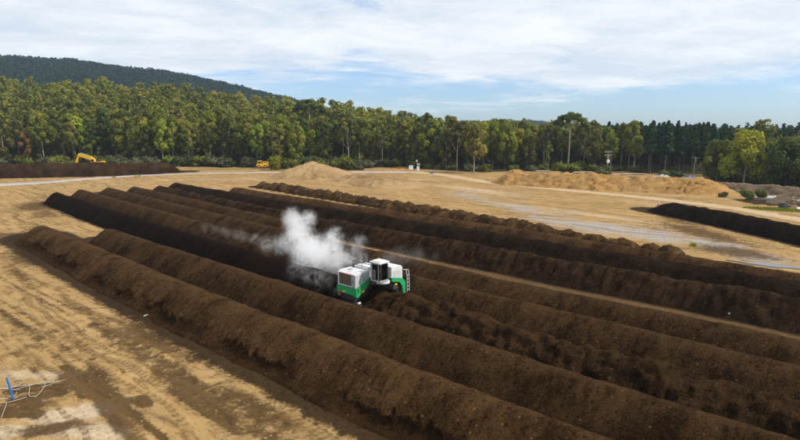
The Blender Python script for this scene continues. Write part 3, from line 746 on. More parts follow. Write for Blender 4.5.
def umbrella_gum(h, rad, nl, seed):
    g = random.Random(seed); cl = []; n = 22
    for i in range(n):
        q = rad * math.sqrt((i + .5) / n) * g.uniform(.85, 1.1); a = i * 2.399 + g.uniform(-.3, .3)
        cl.append((q * math.cos(a), q * math.sin(a), h * (.965 - .15 * (q / rad) ** 2) - g.uniform(.5, 1.7), g.uniform(.8, 1.5)))
    V, F, T = leaves(cl, nl, .40, seed, .6, .5, .6, .6)
    top = Vector((.3, -.2, h * .80))
    paths = [([Vector((.25 * math.sin(t * 4), .2 * math.cos(t * 3) - .2, t * h)) for t in (-.03, .15, .35, .55, .7)] + [top], .36, .17, 8)]
    for c in cl[4::2]:
        e = Vector(c[:3]); b = Vector((.2, -.2, h * g.uniform(.68, .80))); paths.append(([b, b.lerp(e, .55) + Vector((0, 0, -.3)), e - Vector((0, 0, .8))], .07, .02, 5))
    return V, F, T, paths
proto('gum_umbrella', umbrella_gum(24, 6.3, 3000, 10), M['leaf_dark'], M['bark'], 24)
proto('gum_lone', gum(18.5, 5.0, .38, 24, 3500, .38, 12, r=.32), M['leaf_olive'], M['bark'], 18.5)
proto('gum_big', gum(16, 7.0, .22, 26, 9000, .34, 13, r=.42, limbs=10, clump=.33), M['leaf_bright'], M['bark'], 16)
proto('gum_spread_a', gum(14.5, 6.0, .18, 22, 7500, .33, 14, r=.36, clump=.36), M['leaf_dark'], M['barkdark'], 14.5)
proto('gum_spread_b', gum(13, 4.8, .15, 20, 6000, .32, 15, r=.3, clump=.4), M['leaf_gum'], M['barkdark'], 13)
proto('pine_a', pine(20, 3.0, .42, 2600, .42, 21), M['leaf_pine'], M['barkdark'], 20)
proto('pine_b', pine(20, 2.6, .50, 2300, .42, 22), M['leaf_pine'], M['barkdark'], 20)
proto('pine_c', pine(20, 3.3, .36, 2800, .42, 23), M['leaf_pine'], M['barkdark'], 20)
proto('bush_grey', bush(4, 3, 900, .26, 31), M['leaf_grey'], M['barkdark'], 3)
proto('bush_green', bush(4, 3.6, 1100, .26, 32), M['leaf_gum'], M['barkdark'], 3.6)
proto('bush_yellow', bush(5, 7, 1900, .30, 33), M['leaf_bright'], M['barkdark'], 7)
proto('bush_dark', bush(3.4, 3, 1800, .19, 34), M['leaf_dark'], M['barkdark'], 3)

def plant(kind, x, y, h, label, cat='tree', group=None, name=None, rz=None, wide=1.0, z=None):
    cm, tm, leaf, bark, h0 = PROTO[kind]
    base = {'pine': 'pine_tree', 'bush': 'bush', 'gum': 'gum_tree'}[kind.split('_')[0]]
    r = empty(name or base, (x, y, float(terrain(x, y)) - .05 if z is None else z), random.uniform(0, 2 * PI) if rz is None else rz)
    k = h / h0
    if group and base != 'bush': wide = random.uniform(.8, 1.25)
    r.scale = (k * wide, k * wide, k)
    tag(r, label, cat, group)
    t = bpy.data.objects.new('stem' if base == 'bush' else 'trunk', tm); C.objects.link(t); t.parent = r
    c = bpy.data.objects.new('foliage' if base == 'bush' else 'crown', cm); C.objects.link(c); c.parent = r
    return r

hand = [
 ('gum_dead', -170, 247, 17.5, 'slim rust brown dying tree at the forest front, left of the excavator'),
 ('gum_tall_b', -183, 251, 21.5, 'tall olive gum at the far left edge of the forest front'),
 ('gum_tall_c', -164.9, 252.3, 23.6, 'tall gum with a pale trunk just right of the rust brown tree'),
 ('gum_bright', -136.5, 262, 20.5, 'bright green round gum on a pale trunk behind the excavator body'),
 ('gum_bright', -131.0, 264, 19.8, 'second bright gum of the pale trunked pair to the right of the excavator'),
 ('gum_tall_d', -116.5, 252.3, 18.0, 'short dense dark gum above the right end of the long mound'),
 ('gum_bright', -110.5, 252.3, 20.5, 'bright yellow green gum with a tan trunk, left one of a close pair'),
 ('gum_slim', -105.6, 253, 19.7, 'slimmer bright gum on the right of the close pair with tan trunks'),
 ('gum_slim', -97.8, 252.3, 19.6, 'narrow yellow green flame shaped gum beside the close pair'),
 ('gum_tall_c', -87.6, 252.3, 19.3, 'gum with a thin white trunk between the narrow gum and the yellow loader'),
 ('gum_tall_a', -72.2, 252.3, 22.9, 'tall broad gum rising behind the yellow loader'),
 ('gum_bright', -64.9, 246, 18.8, 'bright gum with a brown trunk directly behind the yellow loader'),
 ('gum_tall_b', -53.9, 241, 19.0, 'olive gum behind the tall yellow bush'),
 ('gum_tall_a', -45.1, 240, 18.4, 'leafy gum behind the left slope of the conical heap'),
 ('gum_tall_c', -18.1, 245.6, 22.0, 'tall gum with one long pale trunk behind the right slope of the conical heap'),
 ('gum_lone', 29.0, 211.7, 18.5, 'lone olive brown gum with a pale trunk standing forward at the bend of the track'),
 ('gum_umbrella', 71.5, 231, 25.2, 'very tall thin gum with an umbrella crown above all others'),
 ('gum_slim', 62.2, 227.4, 12, 'small slim gum left of the umbrella crowned gum'),
 ('gum_bright', 86.5, 221.9, 15.2, 'gum with yellow tips just right of the power pole with the transformer'),
 ('gum_tall_c', 94.0, 216.7, 14.2, 'thin trunked gum between the transformer pole and the pines'),
 ('gum_round_a', 80.5, 224, 16.8, 'round olive gum behind the power pole with the transformer'),
 ('gum_big', 107.5, 168.8, 16.4, 'big yellow green gum with a pale forked trunk, brightest tree at the right'),
 ('gum_spread_b', 106.8, 181, 13.2, 'rounded gum left of the big yellow green gum'),
 ('gum_spread_a', 108.6, 152.5, 14.6, 'broad dark gum right of the big yellow green gum'),
 ('gum_spread_a', 112.5, 141.0, 14.4, 'wide dark gum at the right edge of the photo'),
 ('gum_spread_b', 112.4, 162.8, 11.5, 'low dark gum between the big yellow green gum and the broad dark one'),
 ('gum_spread_b', 110.2, 178.3, 11.0, 'small gum tucked behind the left side of the big yellow green gum'),
 ('gum_umbrella', -47, 285, 31, 'very tall emergent gum rising above the skyline behind the conical heap'),
 ('gum_tall_d', -34, 241, 20.5, 'dark dense gum right above the tip of the conical heap'),
 ('gum_tall_b', 8, 243, 20, 'olive gum behind the white cabinet'),
 ('gum_tall_a', 44, 227, 19.5, 'broad gum between the lone gum and the umbrella crowned gum'),
]
for k, x, y, h, lab in hand: plant(k, x, y, h, lab)
occ = [(a[1], a[2]) for a in hand]

# the rest of the forest: the 270 nearest as trees, everything behind them as one mass
cand = []
for _ in range(30000):
    x = rng.uniform(-330, 215); y = rng.uniform(60, 330)
    d = float(forest_depth(x, y))
    if d < 3 or d > 90: continue
    if abs(x) > (y * .741 + 14): continue
    cand.append((d * .55 + .25 * math.hypot(x, y), x, y, d))
cand.sort()
grid = {}
def free(x, y, r):
    gxx, gyy = int(x // 9), int(y // 9)
    for i in (-1, 0, 1):
        for j in (-1, 0, 1):
            for q in grid.get((gxx + i, gyy + j), []):
                if (q[0] - x) ** 2 + (q[1] - y) ** 2 < r * r: return False
    return True
def put(x, y): grid.setdefault((int(x // 9), int(y // 9)), []).append((x, y))
for q in occ: put(*q)
def is_pine(x, y): return x > 96 + 6 * math.sin(y * .2) and y > 196 and x - 96 > -.15 * (y - 225)
LAB = {'pine': ('straight dark pine in the pine stand right of the second power pole', 'pines of the plantation at the right'),
       'right': ('dark gum crowded in the shaded stand at the right edge', 'gums crowded at the right edge'),
       'mid': ('mid green gum in the unbroken forest front between heap and pines', 'gums of the middle forest'),
       'left': ('olive gum in the tall forest on the slope behind excavator and loader', 'gums of the left forest slope')}
n_ind = 0; rest = []
for sc, x, y, d in cand:
    pin = is_pine(x, y)
    if not free(x, y, 4.6 if pin else 6.6): continue
    put(x, y)
    if n_ind >= 268: rest.append((x, y, pin)); continue
    n_ind += 1
    if pin:
        plant(random.choice(['pine_a', 'pine_b', 'pine_c']), x, y, random.uniform(17.5, 20.3) - max(0, x - 100) * .02, LAB['pine'][0], group=LAB['pine'][1])
    elif y < 196:
        plant(random.choice(['gum_spread_a', 'gum_spread_b', 'gum_round_a']), x, y, random.uniform(11.5, 14.5), LAB['right'][0], group=LAB['right'][1])
    elif x > -20:
        hh = random.triangular(13.5, 24.5, 18) if x < 30 else random.triangular(12.5, 22.5, 17)
        plant(random.choice(['gum_tall_a', 'gum_tall_b', 'gum_tall_d', 'gum_round_a', 'gum_round_b', 'gum_tall_c', 'gum_open', 'gum_open', 'gum_spire', 'gum_bright']), x, y, hh, LAB['mid'][0], group=LAB['mid'][1])
    else:
        plant(random.choice(['gum_tall_a', 'gum_tall_b', 'gum_tall_d', 'gum_round_b', 'gum_tall_c', 'gum_bright', 'gum_round_a', 'gum_open', 'gum_open', 'gum_spire']), x, y, random.triangular(13, 26.5, 19), LAB['left'][0], group=LAB['left'][1])

def mass(name, trees, kinds, nl, size, mat, label, seed, kind='stuff'):
    """many simple trees (crown and stem) as one object"""
    g = np.random.default_rng(seed); VV, FF, TT = [], [], []; off = 0
    libs = []
    for k in range(5):
        if kinds == 'pine': libs.append(pine(1, .15, .06, nl, size, 200 + k, .012))
        elif kinds == 'tiny':
            cl = [(g.normal() * .13, g.normal() * .13, .45 + .45 * i / 4, .26 - .035 * i) for i in range(5)]
            libs.append((*leaves(cl, nl, size, 300 + k, .3, .6), []))
        else: libs.append(gum(1, .22, .12, 20, nl, size, 100 + k, r=.013, lean=.02))
    for i, (x, y, z, h, w) in enumerate(trees):
        V, F, T, _ = libs[i % 5]
        a = g.uniform(0, 2 * PI); ca, sa = math.cos(a), math.sin(a)
        VV.append(np.stack([x + (V[:, 0] * ca - V[:, 1] * sa) * h * w, y + (V[:, 0] * sa + V[:, 1] * ca) * h * w, z + V[:, 2] * h], 1))
        FF.append(F + off); off += len(V); TT.append(np.clip(T * .5 + .5 * g.random(), 0, 1))
    o = link(name, np_mesh(name, np.vstack(VV), np.vstack(FF), False, {'tint': np.concatenate(TT)}), mat)
    return tag(o, label, 'forest', kind=kind)
more = []
for _ in range(9000):
    x = rng.uniform(-420, 260); y = rng.uniform(200, 470)
    if forest_depth(x, y) < 60 or abs(x) > y * .741 + 25: continue
    if x > 30 and y > 330: continue
    pin = is_pine(x, y)
    if free(x, y, 4.8 if pin else 7.0): put(x, y); more.append((x, y, pin))
allr = rest + more
gm = [(x, y, float(terrain(x, y)), random.triangular(12.5, 25.5, 18) if x < 20 else random.triangular(15, 22, 18), random.uniform(.9, 1.35)) for x, y, p in allr if not p]
pm = [(x, y, float(terrain(x, y)), random.uniform(17, 20) - max(0, x - 100) * .015, 1.15) for x, y, p in allr if p]
M['leaf_mass'] = m_leaf('forest_leaves', (.075, .096, .018), (.150, .166, .025), (.30, .282, .036), .3, .06)
mass('forest', gm, 'gum', 900, .024, M['leaf_mass'], 'unbroken gum forest climbing the slope behind the front trees', 7)
mass('pine_forest', pm, 'pine', 650, .03, M['leaf_pine'], 'dense dark pine plantation behind the pines of the front row', 8)
tops = []
for _ in range(3600):
    x = rng.uniform(20, 900); y = rng.uniform(320, 1250)
    if x > y * .78 + 30: continue
    tops.append((x, y, float(terrain(x, y)), rng.uniform(15.5, 18.5) * (1 - .1 * min(1, x / 400)), 1.3))
mass('far_forest', tops, 'tiny', 44, .085, M['leaf_pine'], 'flat far forest stretching to the horizon at the right', 9)
ht = []
n = 0
hx = rng.uniform(-1200, 60, 44000); hy = rng.uniform(520, 1180, 44000); hz = hillz(hx, hy)
for x, y, z in zip(hx, hy, hz):
    if x < -y * .78 - 30 or z < 5: continue
    if rng.random() < .75: ht.append((x, y, z - 1, rng.uniform(7, 13), 1.3))
mass('hill_forest', ht[:24000], 'tiny', 22, .10, M['leaf_hill'], 'dark blue green forest covering the hill at the left', 10)
fxr = rng.uniform(-60, 1700, 9000); fyr = rng.uniform(1400, 1830, 9000)
ft = [(x, y, z - 1, rng.uniform(9, 14), 2.0) for x, y, z in zip(fxr, fyr, farz(fxr, fyr)) if x < y * .78 + 40 and z > 4]
mass('distant_forest', ft[:4500], 'tiny', 20, .14, M['leaf_hill'], 'distant woods on the low horizon ridge at the right', 12)

# bushes
bl = [('bush_yellow', -52.6, 227.4, 8.0, .9, 'tall yellow tipped bush right of the yellow loader'),
      ('bush_green', -45.4, 227.4, 5.3, 1.0, 'rounded green bush between the tall yellow bush and the conical heap'),
      ('bush_green', -26.5, 226, 5.0, .8, 'green bush just right of the conical heap'),
      ('bush_green', -22.0, 226.5, 7.0, .9, 'largest green bush of the three right of the conical heap'),
      ('bush_grey', -17.6, 227.4, 4.2, .9, 'rightmost grey green bush of the three beside the conical heap'),
      ('bush_grey', 72.6, 193.8, 4.9, 1.0, 'grey green bush at the foot of the pole with the transformer'),
      ('bush_dark', 84.7, 131.0, 3.0, .9, 'round dark green bush, left one of two before the bank'),
      ('bush_dark', 88.3, 131.4, 3.2, .66, 'narrower dark bush, right one of two before the bank'),
      ('bush_green', 68.6, 211.7, 4.2, 1.0, 'dark green bush at the foot of the umbrella crowned gum'),
      ('bush_dark', 63.9, 211.7, 4.2, 1.0, 'dark bush left of the foot of the umbrella crowned gum'),
      ('bush_green', 95.2, 193.8, 2.9, 1.0, 'small green bush between the two power poles'),
      ('bush_grey', 81.8, 136.0, 1.7, 1.0, 'low straggly bush left of the round dark bush')]
for k, x, y, h, w, lab in bl: plant(k, x, y, h, lab, 'bush', wide=w)
nb = 0
for i in range(400):
    x = rng.uniform(-195, 100); d = rng.uniform(-4, 4); y = float(np.interp(x, FXs, FYs)) + d
    if abs(x) > y * .75 or nb >= 120 or abs(x + 59.6) < 6.5: continue
    nb += 1
    if x < -5: plant(random.choice(['bush_grey', 'bush_grey', 'bush_green']), x, y, random.uniform(2.8, 6.0), 'grey green scrub bush at the foot of the left forest', 'bush', 'scrub along the left forest edge', wide=random.uniform(1, 1.5))
    else: plant(random.choice(['bush_grey', 'bush_green', 'bush_dark']), x, y, random.uniform(1.8, 4.2), 'low scrub bush at the foot of the forest right of the signs', 'bush', 'scrub along the right forest edge', wide=random.uniform(1, 1.5))

# weeds
def weed(x, y, h, w, n, label, seed, mat='leaf_bright'):
    g = random.Random(seed); vs, fs = [], []
    for i in range(n):
        a = g.uniform(0, 2 * PI); q = w * math.sqrt(g.random()) * .5; bx, by = q * math.cos(a), q * math.sin(a)
        t = Vector((math.cos(a), math.sin(a), 0)); s = Vector((-t.y, t.x, 0)); hh = h * g.uniform(.5, 1); b = len(vs); ln = g.uniform(.1, .5) * hh
        p0 = Vector((bx, by, 0)); wd = h * .09
        vs += [p0 - s * wd, p0 + s * wd, p0 + t * ln * .4 + Vector((0, 0, hh * .7)) + s * wd * .8, p0 + t * ln * .4 + Vector((0, 0, hh * .7)) - s * wd * .8, p0 + t * ln + Vector((0, 0, hh)) + s * wd * .1, p0 + t * ln + Vector((0, 0, hh)) - s * wd * .1]
        fs += [(b, b + 1, b + 2, b + 3), (b + 3, b + 2, b + 4, b + 5)]
    o = link('weed_tuft', np_mesh('weed_tuft', np.array(vs), np.array(fs), False, {'tint': np.full(len(vs), .7)}), M[mat])
    return o, label
def put_weed(x, y, z, *a, **k):
    o, lab = weed(x, y, *a, **k); o.location = (x, y, float(terrain(x, y)) + z); tag(o, lab, 'weed')
put_weed(40.5, 73.1, .9, .7, 1.0, 26, 'bright green weed growing on the lumpy far windrow', 1)
put_weed(-94.1, 193.8, 0, 1.0, 2.2, 40, 'green weed tuft beside the grey gravel road', 2)
put_weed(-101.0, 190.5, 0, .8, 1.6, 30, 'smaller weed tuft on the yard side of the gravel road', 3, mat='leaf_gum')
gv = []; gf = []
g = random.Random(4)
for i in range(900):
    a = g.uniform(0, 2 * PI); q = math.sqrt(g.random()); x = 80.5 + q * math.cos(a) * 5.5 + q * math.sin(a) * 1.2; y = 114 + q * math.sin(a) * 2.2 - q * math.cos(a) * 3.0
    z = float(terrain(x, y)); h = g.uniform(.12, .4); aa = g.uniform(0, PI); dx, dy = math.cos(aa) * .12, math.sin(aa) * .12; b = len(gv)
    gv += [(x - dx, y - dy, z), (x + dx, y + dy, z), (x + dx * .4 + .08, y + dy * .4, z + h), (x - dx * .4 + .08, y - dy * .4, z + h)]; gf.append((b, b + 1, b + 2, b + 3))
tag(link('grass_patch', np_mesh('grass_patch', np.array(gv), np.array(gf), False, {'tint': np.full(len(gv), .6)}), M['leaf_bright']), 'green grass patch left of the rubble heap', 'grass', kind='stuff')

#PART2
# ------------------------------------------------------------------ windrow turner
tx0, ty0 = -3.17, 49.8
T = empty('windrow_turner', (tx0, ty0, .25), R(-41.5))
tag(T, 'white and green compost windrow turner with a glazed cab straddling a windrow', 'turner')
def track(x0, x1, yc, w):
    b = MB(); r = .46
    n = 14; prof = [(x1 - r + r * math.sin(PI * k / n), r + r * math.cos(PI * k / n)) for k in range(n + 1)]
    prof += [(x0 + r - r * math.sin(PI * k / n), r - r * math.cos(PI * k / n)) for k in range(n + 1)]
    b.prism(prof, yc - w / 2, yc + w / 2, 'y')
    m = len(prof)
    per = [Vector((p[0], 0, p[1])) for p in prof]; L = [0]
    for i in range(m): L.append(L[-1] + (per[(i + 1) % m] - per[i]).length)
    k = 0.0
    while k < L[-1]:
        i = max(j for j in range(m) if L[j] <= k); a, c = per[i], per[(i + 1) % m]
        t = (k - L[i]) / max(1e-6, L[i + 1] - L[i]); p = a.lerp(c, t); d = (c - a).normalized()
        b.box((p.x, yc, p.z), (.09, w + .02, .07), Matrix.Rotation(-math.atan2(d.z, d.x), 3, 'Y')); k += .19
    o = b.build('track', M['black'], T)
    s = -1 if yc < 0 else 1
    for j in range(4):
        xx = x0 + r + (x1 - x0 - 2 * r) * j / 3
        MB().cyl((xx, yc + s * (w / 2 + .012), r), .30 if j in (0, 3) else .2, .06, 'y', 18).build('wheel', M['steel'], o)
    return o
track(-1.75, .95, -1.85, .6); track(-.35, 2.75, 2.15, .55)
# sloping green legs: front plates, outer beams
fr = MB()
fr.prism([(-2.22, 1.5), (-2.0, 1.42), (-.45, 2.4), (-.45, 2.95), (-2.22, 2.28)], .66, .86, 'x', .02)
fr.prism([(-2.22, 1.25), (-.45, 2.35), (-.45, 2.95), (-2.22, 2.28)], -1.68, -1.5, 'x', .02)
fr.prism([(-1.75, 1.95), (-1.6, 1.75), (.55, 1.55), (.68, 1.55), (.68, 2.27), (-1.75, 2.27)], -2.23, -2.07, 'y', .02)
fr.box((-.6, -2.26, 1.72), (2.1, .10, .10), bev=.02)
fr.box((-.42, -1.35, 2.62), (2.1, 1.6, .10))
fr.build('near_leg_frame', M['green'], T)
fr = MB()
fr.prism([(.75, 2.72), (1.75, 2.52), (2.15, 2.05), (2.32, 1.25), (2.64, 1.25), (2.64, 2.35), (2.2, 2.78), (.75, 3.08)], 2.42, 2.62, 'x', .015)
fr.prism([(.75, 2.55), (2.62, 1.35), (2.62, 2.35), (.75, 3.15)], -.35, -.15, 'x', .02)
fr.box((1.15, 2.55, 2.0), (2.6, .16, .7), bev=.02)
fr.build('far_leg_frame', M['green'], T)
b = MB(); b.box((-.45, -1.75, 1.6), (1.9, .62, 1.1)); b.box((1.1, 2.1, 1.6), (2.2, .62, 1.2)); b.box((1.3, 1.65, 2.15), (2.1, .9, .75), bev=.05); b.box((-.45, -.3, 2.75), (1.7, 2.6, .34)); b.box((.8, .9, 2.82), (2.2, 2.0, .40))
b.build('undercarriage', M['darkmetal'], T)
b = MB(); b.cyl((-.4, .2, 1.15), .42, 3.3, 'y', 16)
for i in range(26):
    a = i * 1.3; y = -1.35 + i * .124
    b.box((-.4 + .52 * math.cos(a), y, 1.15 + .52 * math.sin(a)), (.3, .05, .14), Matrix.Rotation(-a, 3, 'Y'))
b.build('rotor', M['darkmetal'], T)
# near engine hood
b = MB(); b.prism([(-2.18, 2.32), (-.44, 2.98), (-.44, 3.62), (-.62, 3.72), (-1.9, 3.70), (-2.18, 3.55)], -1.66, .76, 'x', .035)
hood = b.build('engine_hood', M['white'], T)
g1 = MB().box((-.62, -2.195, 2.98), (1.62, .04, 1.0)).build('grille', M['grille'], hood)
b = MB()
for k in range(9): b.box((-.62, -2.222, 2.55 + k * .108), (1.62, .018, .022))
for k in range(5): b.box((-1.35 + k * .365, -2.226, 2.98), (.022, .016, 1.0))
b.build('grille_bars', M['darkmetal'], hood)
MB().box((.42, -2.20, 2.95), (.40, .045, 1.12), bev=.01).build('side_panel', M['steel'], hood)
MB().box((-.45, -2.205, 3.545), (1.9, .03, .055)).build('red_stripe', M['red'], hood)
MB().prism([(-2.12, 2.44), (-.50, 3.04), (-.50, 3.52), (-2.12, 3.52)], .757, .772, 'x').build('front_panel', M['lightgrey'], hood)
b = MB()
for yy in (-1.62, -1.06): b.box((.776, yy, 3.08 + (yy + 1.6) * .12), (.008, .022, .80 - (yy + 1.6) * .3))
b.box((-.45, -1.3, 3.708), (.03, 1.2, .02)); b.box((.25, -1.3, 3.708), (.03, 1.2, .02)); b.box((-1.05, -1.3, 3.708), (.03, 1.2, .02))
b.build('panel_seam', M['darkmetal'], hood)
b = MB(); b.box((.785, -1.2, 2.98), (.03, .05, .16)); b.box((.42, -2.24, 2.95), (.05, .03, .18)); b.build('latch', M['black'], hood)
b = MB(); b.cyl((-.9, -1.3, 3.74), .22, .1, 'z', 18); b.build('air_intake', M['steel'], hood)
for hp_ in ([(.9, -.75, 2.35), (1.1, -.6, 2.0), (.8, -.5, 1.6)], [(.9, -.6, 2.45), (1.15, -.45, 2.05), (.8, -.35, 1.7)], [(2.3, .7, 2.6), (2.45, .8, 2.2), (2.2, .9, 1.9)]): MB().tube(hp_, .045, 8).build('hydraulic_hose', M['black'], T)
b = MB()
for k in range(3): b.box((.782, -1.62 + .16 * k, 3.36), (.012, .05, .22), Matrix.Rotation(.5, 3, 'X'))
b.build('slash_mark', M['steel'], hood)
b = MB()
for k in range(3): b.box((.782, -.80, 3.10 + k * .11), (.014, .42, .03))
b.build('louvre', M['lightgrey'], hood)
# centre bonnet behind the cab
MB().box((-.35, .35, 3.42), (1.9, 1.45, .95), bev=.08).build('centre_bonnet', M['white'], T)
# far hood
b = MB(); b.prism([(.95, 2.9), (2.5, 2.55), (2.5, 3.78), (2.3, 3.95), (.95, 4.02)], -.2, 2.32, 'x', .04)
fh = b.build('far_hood', M['white'], T)
b = MB(); b.box((1.2, .935, 3.45), (1.9, .03, .95)); b.box((2.333, 1.75, 3.2), (.02, 1.1, .75)); b.build('hood_panel', M['lightgrey'], fh)
# cab
cab = MB()
X0, X1, Y0, Y1, Z0, Z1 = 1.42, 2.60, -.88, .22, 3.05, 4.66
for px_, py_ in ((X0, Y0), (X0, Y1), (X1 - .28, Y0), (X1 - .28, Y1)):
    cab.box((px_ + .06, py_ + (.06 if py_ == Y0 else -.06), (Z0 + Z1) / 2), (.11, .11, Z1 - Z0), bev=.015)
cab.box((X1 - .03, (Y0 + Y1) / 2 - .35, (Z0 + Z1) / 2), (.07, .07, Z1 - Z0 - .1)); cab.box((X1 - .03, Y1 - .12, (Z0 + Z1) / 2), (.07, .07, Z1 - Z0 - .1)); cab.box((X1 - .03, Y0 + .12, (Z0 + Z1) / 2), (.07, .07, Z1 - Z0 - .1))
cab.box(((X0 + X1) / 2, (Y0 + Y1) / 2, Z0 - .02), (X1 - X0, Y1 - Y0, .14), bev=.02)
cab.box((X0 + .05, (Y0 + Y1) / 2, 3.5), (.08, Y1 - Y0 - .2, 1.0))
cab.box(((X0 + X1) / 2 - .1, (Y0 + Y1) / 2, Z1 - .02), (X1 - X0 - .1, Y1 - Y0, .1))
cabo = cab.build('cab', M['steel'], T)
MB().box((X0 + .10, Y0 - .03, 3.75), (.22, .06, 1.5), bev=.02).build('cab_pillar', M['steel'], cabo)
b = MB(); b.box((2.0, -.33, 4.74), (1.36, 1.30, .14), bev=.06); b.box((1.98, -.33, 4.83), (1.05, .95, .12), bev=.055)
b.build('cab_roof', M['white'], cabo)
b = MB(); b.box(((X0 + X1) / 2 + .1, Y0 + .02, 3.9), (.9, .02, 1.4)); b.box(((X0 + X1) / 2, Y1 - .02, 3.9), (.95, .02, 1.4)); b.box((X1 + .012, (Y0 + Y1) / 2, 3.88), (.02, .98, 1.42)); b.box((X0 + .1, (Y0 + Y1) / 2, 4.3), (.02, .9, .5))
b.build('cab_window', M['glass'], cabo)
b = MB(); b.box((1.78, -.27, 3.40), (.46, .5, .12), bev=.04); b.box((1.60, -.27, 3.78), (.10, .5, .72), bev=.04); b.box((1.75, -.27, 3.2), (.3, .34, .3))
b.build('driver_seat', M['black'], cabo)
b = MB(); b.box((2.46, -.27, 3.5), (.1, .5, .35), bev=.03); b.tube([(2.5, -.27, 3.5), (2.33, -.27, 3.82)], .03); b.cyl((2.32, -.27, 3.84), .17, .03, 'z', 16)
b.build('console', M['darkmetal'], cabo)
b = MB(); b.tube([(2.62, -.85, 4.6), (2.8, -1.05, 4.5), (2.8, -1.05, 4.15)], .018); b.box((2.8, -1.05, 4.15), (.05, .16, .3)); b.build('mirror', M['black'], cabo)
# platform, ladder, railings
b = MB(); b.prism([(1.95 + .85 * math.sin(PI * k / 16), -.1 + .68 * math.cos(PI * k / 16) + .1) for k in range(17)], 2.74, 2.9, 'z'); b.build('platform', M['white'], T)
b = MB()
for yy in (2.72, 3.02):
    b.tube([(2.75, yy, 1.35), (2.72, yy, 2.9), (2.62, yy, 3.45)], .035)
for k in range(5): b.tube([(2.75 - .01 * k, 2.72, 1.55 + .35 * k), (2.75 - .01 * k, 3.02, 1.55 + .35 * k)], .028)
b.tube([(2.62, 2.72, 3.45), (1.6, 2.7, 3.5), (1.5, 2.7, 2.6)], .03); b.tube([(2.62, 3.02, 3.45), (2.4, 2.6, 3.5)], .03); b.tube([(2.1, 2.7, 3.48), (2.1, 2.7, 2.6)], .025)
b.build('ladder', M['lightgrey'], T)
b = MB(); b.tube([(-1.5, -.35, 3.6), (-1.5, -.35, 4.3), (.9, -.35, 4.25), (.95, -.35, 3.6)], .035); b.tube([(-1.5, -.35, 3.98), (.9, -.35, 3.95)], .028); b.tube([(-.3, -.35, 3.6), (-.3, -.35, 4.28)], .028); b.tube([(-1.5, -.35, 4.3), (-1.5, 1.0, 4.3), (-1.5, 1.0, 3.6)], .03)
b.build('railing', M['darkmetal'], T)
for p, d in (((.885, -1.35, 1.92), 'x'), ((2.40, 1.5, 2.3), 'x'), ((-.75, -2.26, 1.78), 'y')):
    MB().box(p, (.07, .30, .20) if d == 'x' else (.30, .07, .20), bev=.02).build('marker_light', M['amber'], T)
b = MB(); b.cyl((-1.25, -2.32, 1.55), .09, .46, 'z', 14); b.cyl((-1.25, -2.32, 1.82), .04, .1, 'z', 10); ex = b.build('fire_extinguisher', M['red'], T, True)
for p in ((.95, -1.95, .95), (2.82, 2.5, 1.0)):
    MB().box(p, (.12, .34, .16), bev=.03).build('scraper', M['white'], T)
b = MB(); b.tube([(-1.2, .9, 3.85), (-1.2, .9, 4.45), (-1.4, .9, 4.6)], .07, 10); b.build('exhaust', M['darkmetal'], T)
MB().cyl((1.6, .0, 4.93), .05, .12, 'z', 12).build('beacon', M['amber'], T)

# driver
def skin_obj(name, verts, edges, radii, mat, parent, levels=2, root=0):
    me = bpy.data.meshes.new(name); me.from_pydata(verts, edges, [])
    o = link(name, me, mat, parent)
    sk = o.modifiers.new('skin', 'SKIN')
    for i, v in enumerate(me.skin_vertices[0].data):
        v.radius = (radii[i], radii[i]) if not isinstance(radii[i], tuple) else radii[i]; v.use_root = (i == root)
    ss = o.modifiers.new('sub', 'SUBSURF'); ss.levels = levels; ss.render_levels = levels
    for p in me.polygons: p.use_smooth = True
    return o
def world_of(lx, ly, lz):
    a = R(-41.5); return (tx0 + lx * math.cos(a) - ly * math.sin(a), ty0 + lx * math.sin(a) + ly * math.cos(a), lz + .25)
P = empty('person', world_of(1.82, -.27, 3.46), R(-41.5))
tag(P, 'driver in an orange hi-vis jacket and dark cap sitting in the cab of the turner', 'person')
bv = [(0, 0, .06), (.02, 0, .28), (.03, 0, .50), (.04, 0, .58), (.06, 0, .66), (.08, 0, .76), (.02, .2, .50), (.16, .25, .30), (.40, .14, .36), (.02, -.2, .50), (.16, -.25, .30), (.40, -.14, .36), (.42, .11, .06), (.46, .11, -.34), (.58, .11, -.37), (.42, -.11, .06), (.46, -.11, -.34), (.58, -.11, -.37), (.15, .11, .06), (.15, -.11, .06), (.135, 0, .70)]
be = [(0, 1), (1, 2), (2, 3), (3, 4), (4, 5), (2, 6), (6, 7), (7, 8), (2, 9), (9, 10), (10, 11), (0, 18), (18, 12), (12, 13), (13, 14), (0, 19), (19, 15), (15, 16), (16, 17), (4, 20)]
br = [(.13, .15), (.12, .15), (.11, .14), .055, .085, .085, .065, .045, .032, .065, .045, .032, .06, .045, .04, .06, .045, .04, .08, .08, .04]
skin_obj('body', bv, be, br, M['skin'], P)
hp = [(8, .14), (11, -.14)]
fv, fe, frd = [], [], []
for hi, yy in hp:
    for f in range(5):
        o0 = len(fv); sgn = 1 if yy > 0 else -1
        if f < 4:
            fy_ = yy + sgn * (.027 - .018 * f); ln = (.028, .033, .031, .025)[f]
            fv += [(.43, fy_, .37), (.43 + ln, fy_, .385), (.43 + ln * 1.5, fy_, .36), (.43 + ln * 1.3, fy_, .335)]
        else: fv += [(.41, yy - sgn * .03, .37), (.43, yy - sgn * .05, .365), (.455, yy - sgn * .05, .35), (.47, yy - sgn * .045, .34)]
        fe += [(o0, o0 + 1), (o0 + 1, o0 + 2), (o0 + 2, o0 + 3)]; frd += [.009, .0085, .008, .007]
for i in range(10):
    skin_obj('finger', fv[4 * i:4 * i + 4], [(0, 1), (1, 2), (2, 3)], frd[4 * i:4 * i + 4], M['skin'], P, 1)
